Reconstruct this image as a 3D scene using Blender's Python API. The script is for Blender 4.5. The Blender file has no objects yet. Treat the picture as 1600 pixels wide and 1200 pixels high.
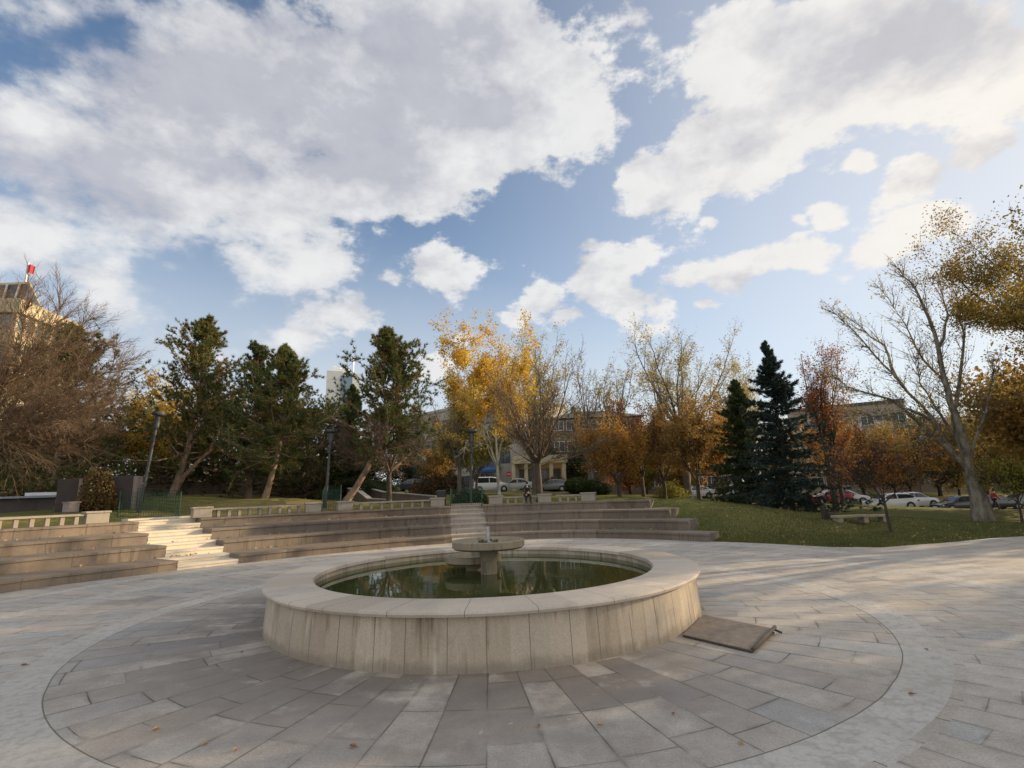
import bpy, bmesh, math, random
import numpy as np
from mathutils import Vector, Matrix

SC = bpy.context.scene
COL = SC.collection
random.seed(7)
RS = np.random.RandomState(11)
R_ = math.radians

# ------------------------------------------------------------------ camera
CAM_H, PITCH, ROLL, FPX = 2.5, 0.2064, -0.0349, 800.0
cam = bpy.data.cameras.new('camera'); camo = bpy.data.objects.new('camera', cam); COL.objects.link(camo)
cam.sensor_width = 36; cam.lens = 18.0; cam.clip_end = 9000; cam.clip_start = 0.05
FW = Vector((0, math.cos(PITCH), math.sin(PITCH))); UU = Vector((0, -math.sin(PITCH), math.cos(PITCH))); XX = Vector((1, 0, 0))
c_, s_ = math.cos(ROLL), math.sin(ROLL)
RT = XX * c_ + UU * s_; UP = XX * (-s_) + UU * c_
m = Matrix((RT, UP, -FW)).transposed().to_4x4(); m.translation = (0, 0, CAM_H)
camo.matrix_world = m
SC.camera = camo

def ray(px, py):                      # photograph position -> world direction (for measuring the place)
    return RT * ((px - 800) / FPX) + UP * ((600 - py) / FPX) + FW
def at(px, py, Y):                    # the point seen there at distance Y in front of the camera
    d = ray(px, py); return Vector((0, 0, CAM_H)) + d * (Y / d.y)
def px_of(p):
    v = Vector(p) - Vector((0, 0, CAM_H)); w = v.dot(FW)
    return 800 + FPX * v.dot(RT) / w, 600 - FPX * v.dot(UP) / w

# ------------------------------------------------------------------ nodes
class NT:
    def __init__(s, tree): s.t = tree; s.n = tree.nodes; s.l = tree.links
    def new(s, ty, **kw):
        n = s.n.new(ty)
        for k, v in kw.items(): setattr(n, k, v)
        return n
    def put(s, n, i, v):
        if v is None: return
        if hasattr(v, 'links') or isinstance(v, bpy.types.NodeSocket): s.l.new(v, n.inputs[i])
        else:
            try: n.inputs[i].default_value = v
            except Exception: n.inputs[i].default_value = tuple(v) + (1,)
    def math(s, op, a, b=None, c=None, clamp=False):
        n = s.new('ShaderNodeMath', operation=op); n.use_clamp = clamp
        s.put(n, 0, a); s.put(n, 1, b); s.put(n, 2, c); return n.outputs[0]
    def vm(s, op, a, b=None):
        n = s.new('ShaderNodeVectorMath', operation=op); s.put(n, 0, a); s.put(n, 1, b)
        return n.outputs['Value'] if op in ('LENGTH', 'DOT_PRODUCT') else n.outputs[0]
    def noise(s, vec, scale, detail=4, rough=.55, dist=0., dim='3D'):
        n = s.new('ShaderNodeTexNoise', noise_dimensions=dim); s.put(n, 'Vector', vec)
        n.inputs['Scale'].default_value = scale; n.inputs['Detail'].default_value = detail
        n.inputs['Roughness'].default_value = rough; n.inputs['Distortion'].default_value = dist
        return n.outputs[0]
    def white(s, vec):
        n = s.new('ShaderNodeTexWhiteNoise', noise_dimensions='3D'); s.put(n, 0, vec); return n.outputs['Value']
    def ramp(s, f, stops, interp='LINEAR'):
        n = s.new('ShaderNodeValToRGB'); s.put(n, 0, f); e = n.color_ramp; e.interpolation = interp
        while len(e.elements) < len(stops): e.elements.new(0.5)
        for el, (p, c) in zip(e.elements, stops):
            el.position = p; el.color = tuple(c) + (1,) if len(c) == 3 else c
        return n.outputs[0]
    def mix(s, f, a, b, mode='MIX'):
        n = s.new('ShaderNodeMix', data_type='RGBA', blend_type=mode); s.put(n, 0, f); s.put(n, 6, a); s.put(n, 7, b); return n.outputs[2]
    def sm(s, v, a, b):
        n = s.new('ShaderNodeMapRange', interpolation_type='SMOOTHSTEP'); s.put(n, 0, v)
        n.inputs[1].default_value = a; n.inputs[2].default_value = b; return n.outputs[0]
    def xyz(s, x=0, y=0, z=0):
        n = s.new('ShaderNodeCombineXYZ'); s.put(n, 0, x); s.put(n, 1, y); s.put(n, 2, z); return n.outputs[0]
    def sep(s, v):
        n = s.new('ShaderNodeSeparateXYZ'); s.put(n, 0, v); return n.outputs
    def pos(s): return s.new('ShaderNodeNewGeometry').outputs['Position']
    def obj(s): return s.new('ShaderNodeTexCoord').outputs['Object']
    def bump(s, h, strength=.3, dist=.02):
        n = s.new('ShaderNodeBump'); n.inputs['Strength'].default_value = strength; n.inputs['Distance'].default_value = dist
        s.put(n, 'Height', h); return n.outputs[0]

MATS = {}
def newmat(name):
    m = bpy.data.materials.new(name); m.use_nodes = True
    t = NT(m.node_tree); b = t.n['Principled BSDF']; MATS[name] = m
    return m, t, b
def simple(name, col, rough=.6, metal=0., var=.25, scale=6., bump=.0, coat=0., spec=None):
    if name in MATS: return MATS[name]
    m, t, b = newmat(name)
    n = t.noise(t.obj(), scale, 5, .6)
    lo = tuple(max(0, c * (1 - var)) for c in col); hi = tuple(min(1, c * (1 + var)) for c in col)
    t.put(b, 'Base Color', t.ramp(n, [(.3, lo), (.7, hi)]))
    b.inputs['Roughness'].default_value = rough; b.inputs['Metallic'].default_value = metal
    if coat: b.inputs['Coat Weight'].default_value = coat; b.inputs['Coat Roughness'].default_value = .08
    if spec is not None: b.inputs['Specular IOR Level'].default_value = spec
    if bump: t.put(b, 'Normal', t.bump(n, bump, .02))
    return m

# ------------------------------------------------------------------ mesh helpers
class MB:
    def __init__(s): s.v = []; s.f = []
    def add(s, vs, fs):
        o = len(s.v); s.v += [tuple(v) for v in vs]; s.f += [tuple(i + o for i in f) for f in fs]; return s
    def box(s, c, d, rz=0, bev=0, tilt=None):
        x, y, z = d[0] / 2, d[1] / 2, d[2] / 2
        M = Matrix.Rotation(rz, 3, 'Z')
        if tilt is not None: M = tilt
        if bev:
            bm = bmesh.new(); bmesh.ops.create_cube(bm, size=1)
            for v in bm.verts: v.co = Vector((v.co.x * d[0], v.co.y * d[1], v.co.z * d[2]))
            bmesh.ops.bevel(bm, geom=bm.edges[:], offset=bev, segments=1, affect='EDGES', profile=.5)
            bm.verts.index_update(); vs = [M @ v.co + Vector(c) for v in bm.verts]; fs = [[v.index for v in f.verts] for f in bm.faces]; bm.free()
            return s.add(vs, fs)
        vs = [M @ Vector((a * x, b * y, e * z)) + Vector(c) for a, b, e in ((-1,-1,-1),(1,-1,-1),(1,1,-1),(-1,1,-1),(-1,-1,1),(1,-1,1),(1,1,1),(-1,1,1))]
        return s.add(vs, [(3,2,1,0),(4,5,6,7),(0,1,5,4),(1,2,6,5),(2,3,7,6),(3,0,4,7)])
    def tube(s, pts, rad, n=8, cap=True):
        pts = [Vector(p) for p in pts]
        if not hasattr(rad, '__len__'): rad = [rad] * len(pts)
        vs = []; fs = []
        for i, p in enumerate(pts):
            d = (pts[min(i + 1, len(pts) - 1)] - pts[max(i - 1, 0)]).normalized()
            a = d.orthogonal().normalized() if i == 0 else (a - d * a.dot(d)).normalized()
            b = d.cross(a)
            for k in range(n):
                t = 2 * math.pi * k / n; vs.append(p + (a * math.cos(t) + b * math.sin(t)) * rad[i])
        for i in range(len(pts) - 1):
            for k in range(n):
                k2 = (k + 1) % n; fs.append((i*n+k, i*n+k2, (i+1)*n+k2, (i+1)*n+k))
        if cap: fs.append(tuple(range(n - 1, -1, -1))); fs.append(tuple((len(pts)-1)*n + k for k in range(n)))
        return s.add(vs, fs)
    def lathe(s, prof, n=48, c=(0, 0, 0), closed=False):
        vs = []; fs = []; m = len(prof)
        for k in range(n):
            t = 2 * math.pi * k / n
            for r, z in prof: vs.append((c[0] + r * math.cos(t), c[1] + r * math.sin(t), c[2] + z))
        for k in range(n):
            k2 = (k + 1) % n
            for i in range(m if closed else m - 1):
                j = (i + 1) % m; fs.append((k*m+i, k2*m+i, k2*m+j, k*m+j))
        return s.add(vs, fs)
    def prism(s, poly, axis_pts):      # poly list of 3D points, extruded by vector
        n = len(poly); e = Vector(axis_pts)
        vs = [Vector(p) for p in poly] + [Vector(p) + e for p in poly]
        fs = [tuple(range(n - 1, -1, -1)), tuple(range(n, 2 * n))] + [(i, (i+1) % n, (i+1) % n + n, i + n) for i in range(n)]
        return s.add(vs, fs)
    def sweep(s, rows, caps=True):     # rows: list of closed rings with the same number of points
        n = len(rows[0]); vs = [p for r in rows for p in r]; fs = []
        for i in range(len(rows) - 1):
            for k in range(n): k2 = (k+1) % n; fs.append((i*n+k, (i+1)*n+k, (i+1)*n+k2, i*n+k2))
        if caps: fs.append(tuple(range(n))); fs.append(tuple((len(rows)-1)*n + k for k in range(n-1, -1, -1)))
        return s.add(vs, fs)
    def build(s, name, mat, parent=None, loc=None, smooth=False, fix=True):
        me = bpy.data.meshes.new(name); me.from_pydata(s.v, [], s.f); me.update()
        if fix:
            bm = bmesh.new(); bm.from_mesh(me); bmesh.ops.recalc_face_normals(bm, faces=bm.faces[:]); bm.to_mesh(me); bm.free()
        if mat: me.materials.append(mat)
        if smooth:
            me.polygons.foreach_set('use_smooth', [True] * len(me.polygons))
            try: me.set_sharp_from_angle(angle=R_(40))
            except Exception: pass
        return link(name, me, parent, loc)
def link(name, me, parent=None, loc=None):
    o = bpy.data.objects.new(name, me); COL.objects.link(o)
    if parent: o.parent = parent
    if loc is not None: o.location = loc
    return o
def tag(o, label, cat, group=None):
    o['label'] = label; o['category'] = cat
    if group: o['group'] = group
    return o
def thing(name, label, cat, loc=(0, 0, 0), rz=0., group=None):
    o = bpy.data.objects.new(name, None); COL.objects.link(o); o.location = loc; o.rotation_euler = (0, 0, rz)
    o.empty_display_size = .3
    return tag(o, label, cat, group)
def struct(o): o['kind'] = 'structure'; return o
def stuff(o): o['kind'] = 'stuff'; return o
def dup(root, loc, rz=0., label=None, scale=None):
    r = root.copy(); COL.objects.link(r); r.location = loc; r.rotation_euler = (0, 0, rz)
    if scale: r.scale = (scale,) * 3 if not hasattr(scale, '__len__') else scale
    if label: r['label'] = label
    for ch in list(root.children):
        c = ch.copy(); COL.objects.link(c); c.parent = r
        for g in ch.children:
            d = g.copy(); COL.objects.link(d); d.parent = c
    return r
def npmesh(name, V, F, mat, parent=None, smooth=False):
    """V (n,3), F (m,k) arrays, all faces with k corners"""
    me = bpy.data.meshes.new(name); V = np.asarray(V, np.float32); F = np.asarray(F, np.int32); k = F.shape[1]
    me.vertices.add(len(V)); me.vertices.foreach_set('co', V.ravel())
    me.loops.add(F.size); me.loops.foreach_set('vertex_index', F.ravel())
    me.polygons.add(len(F)); me.polygons.foreach_set('loop_start', np.arange(0, F.size, k, dtype=np.int32))
    if smooth: me.polygons.foreach_set('use_smooth', np.ones(len(F), bool))
    me.update(calc_edges=True); me.validate()
    me.materials.append(mat)
    return link(name, me, parent)

# ------------------------------------------------------------------ the plan of the place
CX, CY = -.68, 12.38                   # centre of the round plaza and its terraces
def lerp_tab(tab, x):
    tab = sorted(tab)
    if x <= tab[0][0]: return tab[0][1]
    for (a, u), (b, v) in zip(tab, tab[1:]):
        if x <= b:
            t = (x - a) / (b - a); return u + (v - u) * (t * t * (3 - 2 * t) * .5 + t * .5)
    return tab[-1][1]
R0T = [(185,15.7),(165,15.6),(150,14.7),(135,14.25),(120,14.35),(105,15.0),(90,15.8),(78,16.0),(66,15.4),(51,14.6),(30,14.6)]
def tier_R(th, k):                     # th in degrees, k = 0..3
    u = min(1, max(0, (th - 95) / 30.))
    off = ((0, 1.3, 2.9, 5.2), (0, 1.9, 3.8, 6.3))
    return lerp_tab(R0T, th) + off[0][k] * (1 - u) + off[1][k] * u
TZ = (.36, .82, 1.27, 1.72)
def pol(th, R, z=0.): t = R_(th); return Vector((CX + R * math.cos(t), CY + R * math.sin(t), z))
def th_at(px, k, z):                   # bearing at which tier k shows at photo column px
    lo, hi = 40., 172.
    for _ in range(50):
        mid = (lo + hi) / 2
        if px_of(pol(mid, tier_R(mid, k), z))[0] > px: lo = mid
        else: hi = mid
    return lo
EDGE = [(60,14.75),(33,15.0),(28,16.),(26,18.5),(24.5,23.),(20,25.),(10,28.),(0,32.),(-20,40.),(-175,40.)]
def edge_R(th): return lerp_tab(EDGE, th) if th < 51 else tier_R(th, 0) + .15
TS = 66.05                               # bearing where the terraces end and the grass slope begins

CTRL = [(275,776,36),(418,778,36),(540,783,35),(150,797,29),(608,787,36),(720,772,48),(845,786,33),(800,767,64),(970,776,45),(1098,786,44),
        (1130,784,48),(1240,801,37),(1313,796,40),(1393,832,24.5),(1535,813,33),(1595,815,32),(1410,796,53),(1520,798,50),(1300,787,56),(1150,781,60),
        (1090,778,62),(300,773,46),(100,772,60),(650,767,62),(1130,792,30),(1300,812,26.5),(1400,834,23.5),(1600,838,22.5),(1520,842,22),(900,768,60),(1000,772,60)]
CP = [at(*c) for c in CTRL] + [pol(t, 22.6, 1.70) for t in range(62, 190, 12)] + [Vector((-60, 10, 1.8)), Vector((-80, 60, 3)), Vector((60, 15, 0)), Vector((70, 60, -.8)), Vector((0, 110, 2.4))]
CPX = np.array([(p.x, p.y) for p in CP]); CPZ = np.array([p.z for p in CP])
def lawn(x, y):
    d2 = (CPX[:, 0] - x) ** 2 + (CPX[:, 1] - y) ** 2 + 1.2
    w = d2 ** -1.6
    return float((w * CPZ).sum() / w.sum())
def ground(x, y):
    dx, dy = x - CX, y - CY; R = math.hypot(dx, dy); th = math.degrees(math.atan2(dy, dx))
    if th < -170: th += 360
    if th > TS: return lawn(x, y)
    e = edge_R(th); w = 6.4 if th > 30 else 9.
    t = min(1., max(0., (R - e) / w))
    L_ = lawn(x, y)
    if th > 44 and R < e + 6.6: L_ = min(L_, 1.66) * (.93 if th > 51 else .93 + .07 * (51 - th) / 7.)
    return L_ * (t if th > 38 else t * t * (3 - 2 * t) * (38 - th) / 38. + t * th / 38. if th > 0 else t * t * (3 - 2 * t)) - .012
def spot(px, Y):                       # a place on the ground at photo column px, Y metres ahead
    p = at(px, 780, Y); 
    for _ in range(6):
        z = ground(p.x, p.y)
        # keep the column: slide along the horizontal bearing of that column at height z
        lo, hi = 500., 1100.
        for _ in range(40):
            mid = (lo + hi) / 2
            if at(px, mid, Y).z > z: lo = mid
            else: hi = mid
        p = at(px, lo, Y)
    return Vector((p.x, p.y, ground(p.x, p.y)))

# ------------------------------------------------------------------ materials of the setting
def polar(t):
    p = t.sep(t.vm('SUBTRACT', t.pos(), (CX, CY, 0)))
    r = t.math('SQRT', t.math('ADD', t.math('MULTIPLY', p[0], p[0]), t.math('MULTIPLY', p[1], p[1])))
    a = t.math('ARCTAN2', p[1], p[0])
    return p, r, a
def paving_mat():
    m, t, b = newmat('paving_stone')
    p, r, a = polar(t); P = t.pos()
    wob = t.math('MULTIPLY', t.math('SUBTRACT', t.noise(P, .5, 2), .5), .05)
    a01 = t.math('ADD', t.math('DIVIDE', a, 2 * math.pi), .5)
    # number of radial courses grows outward
    def course(N, off):
        u = t.math('MULTIPLY', t.math('ADD', a01, t.math('DIVIDE', t.math('ADD', wob, off), 40.)), N)
        i = t.math('FLOOR', u); fr = t.math('SUBTRACT', u, i)
        # distance to the joint in metres
        du = t.math('MULTIPLY', t.math('MINIMUM', fr, t.math('SUBTRACT', 1., fr)), t.math('DIVIDE', t.math('MULTIPLY', r, 2 * math.pi), N))
        rnd = t.white(t.xyz(i, off + 3.1, N)); 
        L = t.math('ADD', .85, t.math('MULTIPLY', t.white(t.xyz(i, 7.7 + off, N)), .75))
        v = t.math('DIVIDE', t.math('ADD', r, t.math('MULTIPLY', rnd, 2.)), L)
        j = t.math('FLOOR', v); fv = t.math('SUBTRACT', v, j)
        dv = t.math('MULTIPLY', t.math('MINIMUM', fv, t.math('SUBTRACT', 1., fv)), L)
        return t.math('MINIMUM', du, dv), t.white(t.xyz(i, j, N + off))
    d1, id1 = course(70, 0.); d2, id2 = course(112, .3); d3, id3 = course(150, .6)
    o1 = t.math('GREATER_THAN', r, 8.2); o2 = t.math('GREATER_THAN', r, 11.75)
    mixf = lambda f, x, y: t.math('ADD', t.math('MULTIPLY', x, t.math('SUBTRACT', 1., f)), t.math('MULTIPLY', y, f))
    d = mixf(o2, mixf(o1, d1, d2), d3); idc = mixf(o2, mixf(o1, id1, id2), id3)
    jw = t.math('ADD', .004, t.math('MULTIPLY', t.noise(P, 1.4, 3), .009))
    jw = t.math('SUBTRACT', jw, .001)
    joint = t.math('SUBTRACT', 1., t.sm(t.math('SUBTRACT', d, jw), -.004, .006))
    joint = t.math('MULTIPLY', joint, t.sm(t.noise(P, .9, 3), .36, .60))
    base = t.ramp(idc, [(0, (.37, .335, .295)), (.35, (.42, .387, .348)), (.6, (.395, .355, .312)), (.8, (.44, .412, .375)), (.92, (.345, .348, .345)), (1, (.40, .35, .30))])
    grain = t.noise(P, 38, 7, .8); big = t.noise(P, .55, 5, .6); mid = t.noise(P, 3.2, 5, .65)
    base = t.mix(.6, base, t.ramp(grain, [(.34, (.26, .26, .26)), (.66, (.74, .74, .74))]), 'OVERLAY')
    grit = t.sm(t.noise(P, 16, 3, .6), .68, .73); base = t.mix(t.math('MULTIPLY', grit, .55), base, (.17, .15, .13))
    base = t.mix(.45, base, t.ramp(big, [(.3, (.36, .34, .31)), (.7, (.6, .6, .6))]), 'OVERLAY')
    base = t.mix(.55, base, t.ramp(mid, [(.3, (.38, .37, .35)), (.7, (.62, .62, .62))]), 'OVERLAY')
    # damp dark slabs close to the basin, chiefly on the side away from the lawn
    near = t.math('SUBTRACT', 1., t.sm(r, 5.2, 8.6))
    side = t.sm(t.math('SUBTRACT', t.math('MULTIPLY', p[1], -.8), t.math('MULTIPLY', p[0], .7)), -1.2, 2.6)
    blot = t.sm(t.math('ADD', t.math('MULTIPLY', idc, .42), t.math('MULTIPLY', t.noise(P, 1.0, 6, .65), .78)), .33, .55)
    wet = t.math('MULTIPLY', t.math('MULTIPLY', near, side), blot)
    wet2 = t.math('MULTIPLY', t.math('GREATER_THAN', idc, .90), t.sm(t.noise(P, .35, 2), .5, .62))
    wet = t.math('MAXIMUM', wet, t.math('MULTIPLY', wet2, .6))
    base = t.mix(t.math('MULTIPLY', wet, .72), base, (.125, .103, .088))
    # lime spots
    lime = t.math('MULTIPLY', t.sm(t.noise(P, 5., 3, .6), .68, .74), t.math('MULTIPLY', near, .7))
    base = t.mix(lime, base, (.45, .43, .40))
    # pale cobble rings
    rw = t.math('ADD', r, t.math('MULTIPLY', t.math('SUBTRACT', t.noise(P, .8, 2), .5), .06))
    def band(a_, b_): return t.math('MULTIPLY', t.math('GREATER_THAN', rw, a_), t.math('LESS_THAN', rw, b_))
    ring = t.math('MAXIMUM', band(7.52, 8.08), t.math('MAXIMUM', band(11.25, 11.75), band(13.55, 13.95)))
    vo = t.new('ShaderNodeTexVoronoi', feature='F1'); t.put(vo, 'Vector', P); vo.inputs['Scale'].default_value = 10
    cob = t.mix(.55, t.ramp(vo.outputs['Distance'], [(0, (.55, .515, .465)), (.5, (.48, .45, .405)), (.8, (.27, .25, .22))]), t.ramp(t.noise(P, 24, 4, .8), [(.35, (.33, .31, .28)), (.65, (.58, .55, .50))]))
    base = t.mix(t.math('MULTIPLY', ring, t.math('ADD', .58, t.math('MULTIPLY', t.sm(t.noise(P, .45, 3), .38, .6), .32))), base, cob)
    edge1 = t.math('SUBTRACT', 1., t.sm(t.math('ABSOLUTE', t.math('SUBTRACT', rw, 7.52)), 0., .014))
    fringe = t.math('MULTIPLY', t.math('SUBTRACT', 1., t.sm(d, .0, .07)), t.math('MULTIPLY', t.sm(t.noise(P, 2.6, 5, .65), .42, .66), t.math('SUBTRACT', 1., ring)))
    base = t.mix(t.math('MULTIPLY', fringe, .5), base, (.14, .12, .10))
    spot_ = t.sm(t.noise(P, 2.1, 7, .72), .56, .70); base = t.mix(t.math('MULTIPLY', spot_, .34), base, (.17, .145, .12))
    pale = t.sm(t.noise(t.vm('ADD', P, (31., 7., 0.)), 1.7, 7, .7), .56, .70); base = t.mix(t.math('MULTIPLY', pale, .30), base, (.52, .49, .44))
    dark = t.math('MAXIMUM', t.math('MULTIPLY', joint, t.math('SUBTRACT', 1., ring)), edge1)
    base = t.mix(t.math('MULTIPLY', dark, t.math('SUBTRACT', .88, t.math('MULTIPLY', o1, .40))), base, t.mix(t.noise(P, 2.2, 3), (.05, .042, .034), (.085, .085, .05)))
    t.put(b, 'Base Color', base)
    t.put(b, 'Roughness', t.math('SUBTRACT', .78, t.math('MULTIPLY', wet, .22)))
    h = t.math('SUBTRACT', t.math('ADD', t.math('MULTIPLY', grain, .25), t.math('MULTIPLY', idc, .5)), t.math('MULTIPLY', dark, 1.2))
    t.put(b, 'Normal', t.bump(h, .35, .012))
    return m
def stone_mat(name, c0, c1, cstain, panel=None, pscale=1., streak=1., lip=None):
    """weathered stone: panel = width of the panels along the curve in metres at radius pscale"""
    m, t, b = newmat(name)
    p, r, a = polar(t); P = t.pos()
    n = t.noise(P, 2.2, 6, .65); g = t.noise(P, 40, 4, .7)
    base = t.mix(n, c0, c1)
    base = t.mix(.35, base, t.ramp(g, [(.3, (.28, .28, .27)), (.7, (.72, .72, .72))]), 'OVERLAY')
    arc = t.math('MULTIPLY', a, pscale)
    sv = t.xyz(t.math('MULTIPLY', arc, 7.), 0., t.math('MULTIPLY', p[2], .45))
    st = t.sm(t.noise(sv, 1., 6, .7), .47, .66)
    st = t.math('MULTIPLY', st, t.sm(t.noise(P, 1.1, 3), .36, .6))
    base = t.mix(t.math('MULTIPLY', st, .75 * streak), base, cstain)
    blot = t.sm(t.noise(P, .9, 6, .7), .5, .75)
    base = t.mix(t.math('MULTIPLY', blot, .4), base, tuple(c * .62 for c in cstain))
    hgt = g
    if panel:
        u = t.math('DIVIDE', arc, panel); fl = t.math('FLOOR', u); fr = t.math('SUBTRACT', u, fl)
        pid = t.white(t.xyz(fl, 2., 5.))
        base = t.mix(.75, base, t.ramp(pid, [(0, (.37, .35, .32)), (.5, (.5, .5, .5)), (1, (.60, .58, .55))]), 'OVERLAY')
        sh = t.math('ADD', .5, t.math('MULTIPLY', t.math('SUBTRACT', pid, .5), .3))
        j = t.math('LESS_THAN', t.math('ABSOLUTE', t.math('SUBTRACT', fr, sh)), (.013 if panel > 1.5 else .006) / panel)
        base = t.mix(t.math('MULTIPLY', j, .8), base, (.09, .08, .065))
        hgt = t.math('SUBTRACT', t.math('MULTIPLY', g, .4), j)
    if name == 'travertine_panel':
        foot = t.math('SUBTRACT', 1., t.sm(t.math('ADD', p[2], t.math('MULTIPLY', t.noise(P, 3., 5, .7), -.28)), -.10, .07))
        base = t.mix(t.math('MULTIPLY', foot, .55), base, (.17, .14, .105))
        lime = t.sm(t.noise(t.xyz(t.math('MULTIPLY', arc, 4.), 3., t.math('MULTIPLY', p[2], .8)), 1.3, 5, .6), .56, .72)
        base = t.mix(t.math('MULTIPLY', lime, .45), base, (.60, .54, .46))
    t.put(b, 'Base Color', base); b.inputs['Roughness'].default_value = .85
    t.put(b, 'Normal', t.bump(hgt, .4, .012))
    return m
def lawn_mat():
    m, t, b = newmat('autumn_lawn')
    P = t.pos(); n = t.noise(P, .09, 5, .6); f = t.noise(P, 3., 6, .75); ff = t.noise(P, 22, 4, .8)
    dry = t.sm(t.math('ADD', n, t.math('MULTIPLY', t.math('SUBTRACT', f, .5), .35)), .42, .62)
    g = t.mix(f, (.065, .078, .022), (.155, .16, .052)); y = t.mix(f, (.19, .155, .055), (.33, .265, .11))
    far = t.sm(t.vm('LENGTH', t.vm('SUBTRACT', P, (6, 22, 0))), 8., 26.)
    base = t.mix(t.math('MULTIPLY', dry, t.math('ADD', .35, t.math('MULTIPLY', far, .6))), g, y)
    base = t.mix(.6, base, t.ramp(ff, [(.3, (.25, .25, .25)), (.7, (.75, .75, .75))]), 'OVERLAY')
    leaf = t.sm(t.noise(P, 7, 3, .6), .66, .70)
    base = t.mix(t.math('MULTIPLY', leaf, .6), base, (.30, .18, .07))
    t.put(b, 'Base Color', base); b.inputs['Roughness'].default_value = .95; b.inputs['Specular IOR Level'].default_value = .1
    t.put(b, 'Normal', t.bump(t.math('ADD', f, t.math('MULTIPLY', ff, .5)), .7, .06))
    return m
M_PAVE = paving_mat()
M_TERR = stone_mat('weathered_terrace_stone', (.145, .118, .095), (.235, .19, .148), (.085, .068, .056), 1.9, 15.)
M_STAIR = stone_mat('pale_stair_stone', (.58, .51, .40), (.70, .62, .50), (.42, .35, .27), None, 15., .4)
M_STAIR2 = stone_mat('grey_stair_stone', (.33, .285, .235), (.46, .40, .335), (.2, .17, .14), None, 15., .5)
M_BASIN = stone_mat('travertine_panel', (.41, .345, .27), (.52, .45, .36), (.21, .155, .095), .62, 4.7, 1.3)
M_COPE = stone_mat('travertine_coping', (.44, .385, .32), (.53, .47, .40), (.33, .28, .22), 1.15, 4.7, .3)
M_BOWL = stone_mat('mossy_bowl_stone', (.20, .165, .11), (.33, .28, .20), (.09, .078, .05), None, 1., 1.2)
M_BALU = stone_mat('balustrade_stone', (.27, .235, .195), (.36, .32, .265), (.17, .145, .115), None, 15., .7)
M_LAWN = lawn_mat()
M_WALLB = stone_mat('brown_retaining_wall', (.17, .13, .105), (.25, .195, .155), (.10, .08, .065), 1.2, 20., .6)

# ------------------------------------------------------------------ plaza, lawn
ths = list(range(-174, 187, 2))
def plaza_R(th):
    if th >= 51: return tier_R(th, 0) + .15
    return edge_R(th)
mb = MB(); rows = []
for th in ths:
    Re = plaza_R(th); rows.append([pol(th, 4.3 + (Re - 4.3) * u, 0.) for u in (0, .12, .3, .55, 1)])
n = 5; mb.v = [tuple(p) for r in rows for p in r]
mb.f = [(i*n+k, i*n+k+1, (i+1)*n+k+1, (i+1)*n+k) for i in range(len(rows)-1) for k in range(n-1)]
struct(mb.build('plaza', M_PAVE))
# the lawn: one sheet out to the horizon
mb = MB()
steps = [0, .5, 1, 1.6, 2.3, 3, 3.8, 4.6, 5.5, 6.5, 8, 9.5, 11, 13, 15, 17.5, 20, 23, 26, 30, 35, 40, 46, 54, 64, 78, 100, 140, 220, 400, 900, 2600, 6000]
def patch(tlist, start):
    o = len(mb.v); n = len(steps)
    for th in tlist:
        s = start(th)
        for q in steps:
            p = pol(th, s + q); mb.v.append((p.x, p.y, ground(p.x, p.y) if start is edge_R or q > 0 else min(1.70, ground(p.x, p.y))))
    for i in range(len(tlist) - 1):
        for k in range(n - 1): mb.f.append((o+i*n+k, o+i*n+k+1, o+(i+1)*n+k+1, o+(i+1)*n+k))
tl = [-174 + 3 * i for i in range(60)] + [6 + 1.0 * i for i in range(61)]
patch(tl, edge_R)
patch([66 + 1.5 * i for i in range(81)], lambda th: tier_R(th, 3) + 1.1)
lw = mb.build('lawn', M_LAWN, smooth=True); struct(lw)

# ------------------------------------------------------------------ terraces and stairs
ENDL = [th_at(x, k, TZ[k]) for k, x in enumerate((278, 260, 232, 217))]
BEG2 = [th_at(x, k, TZ[k]) for k, x in enumerate((373, 350, 331, 314))]
END2 = [th_at(x, k, TZ[k]) for k, x in enumerate((706, 705, 704.5, 704))]
BEG3 = [th_at(x, k, TZ[k]) for k, x in enumerate((766, 761, 758, 755))]
END3 = [th_at(x, k, TZ[k]) for k, x in enumerate((1108, 1076, 1046, 1015))]
def tier_mesh(k, a, b, dz=0.):
    z1 = TZ[k] + dz; z0 = -.15; lip = .10
    nseg = max(3, int(abs(a - b) / 1.2)); rows = []
    for i in range(nseg + 1):
        th = a + (b - a) * i / nseg; R = tier_R(th, k); Rb = tier_R(th, k + 1) + .04 if k < 3 else R + 1.35
        j = (random.random() - .5) * .022
        rows.append([pol(th, R, z0), pol(th, R + j, z1 - lip - .012), pol(th, R - .05 + j, z1 - lip), pol(th, R - .05 + j, z1 - .015), pol(th, R - .02 + j, z1), pol(th, Rb, z1), pol(th, Rb, z0)])
    return MB().sweep(rows)
def terrace(label, a, b):
    c = pol((a[0] + b[0]) / 2, tier_R((a[0]+b[0])/2, 0)); 
    t = thing('stone_terrace', label, 'terrace', c)
    for k in range(4):
        mbt = tier_mesh(k, a[k], b[k]); mbt.v = [(x - c.x, y - c.y, z - c.z) for x, y, z in mbt.v]
        mbt.build('seating_tier', M_TERR, t)
    return t
G_T = 'curved seating terraces round the plaza'
terrace('sunlit curved stone terrace of four tiers, left of the pale lit steps', [184] * 4, ENDL)['group'] = G_T
terrace('curved stone terrace of four tiers between the two stairways', BEG2, END2)['group'] = G_T
terrace('shaded grey stone terrace with stepped ends beside the grass slope', BEG3, END3)['group'] = G_T
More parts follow.
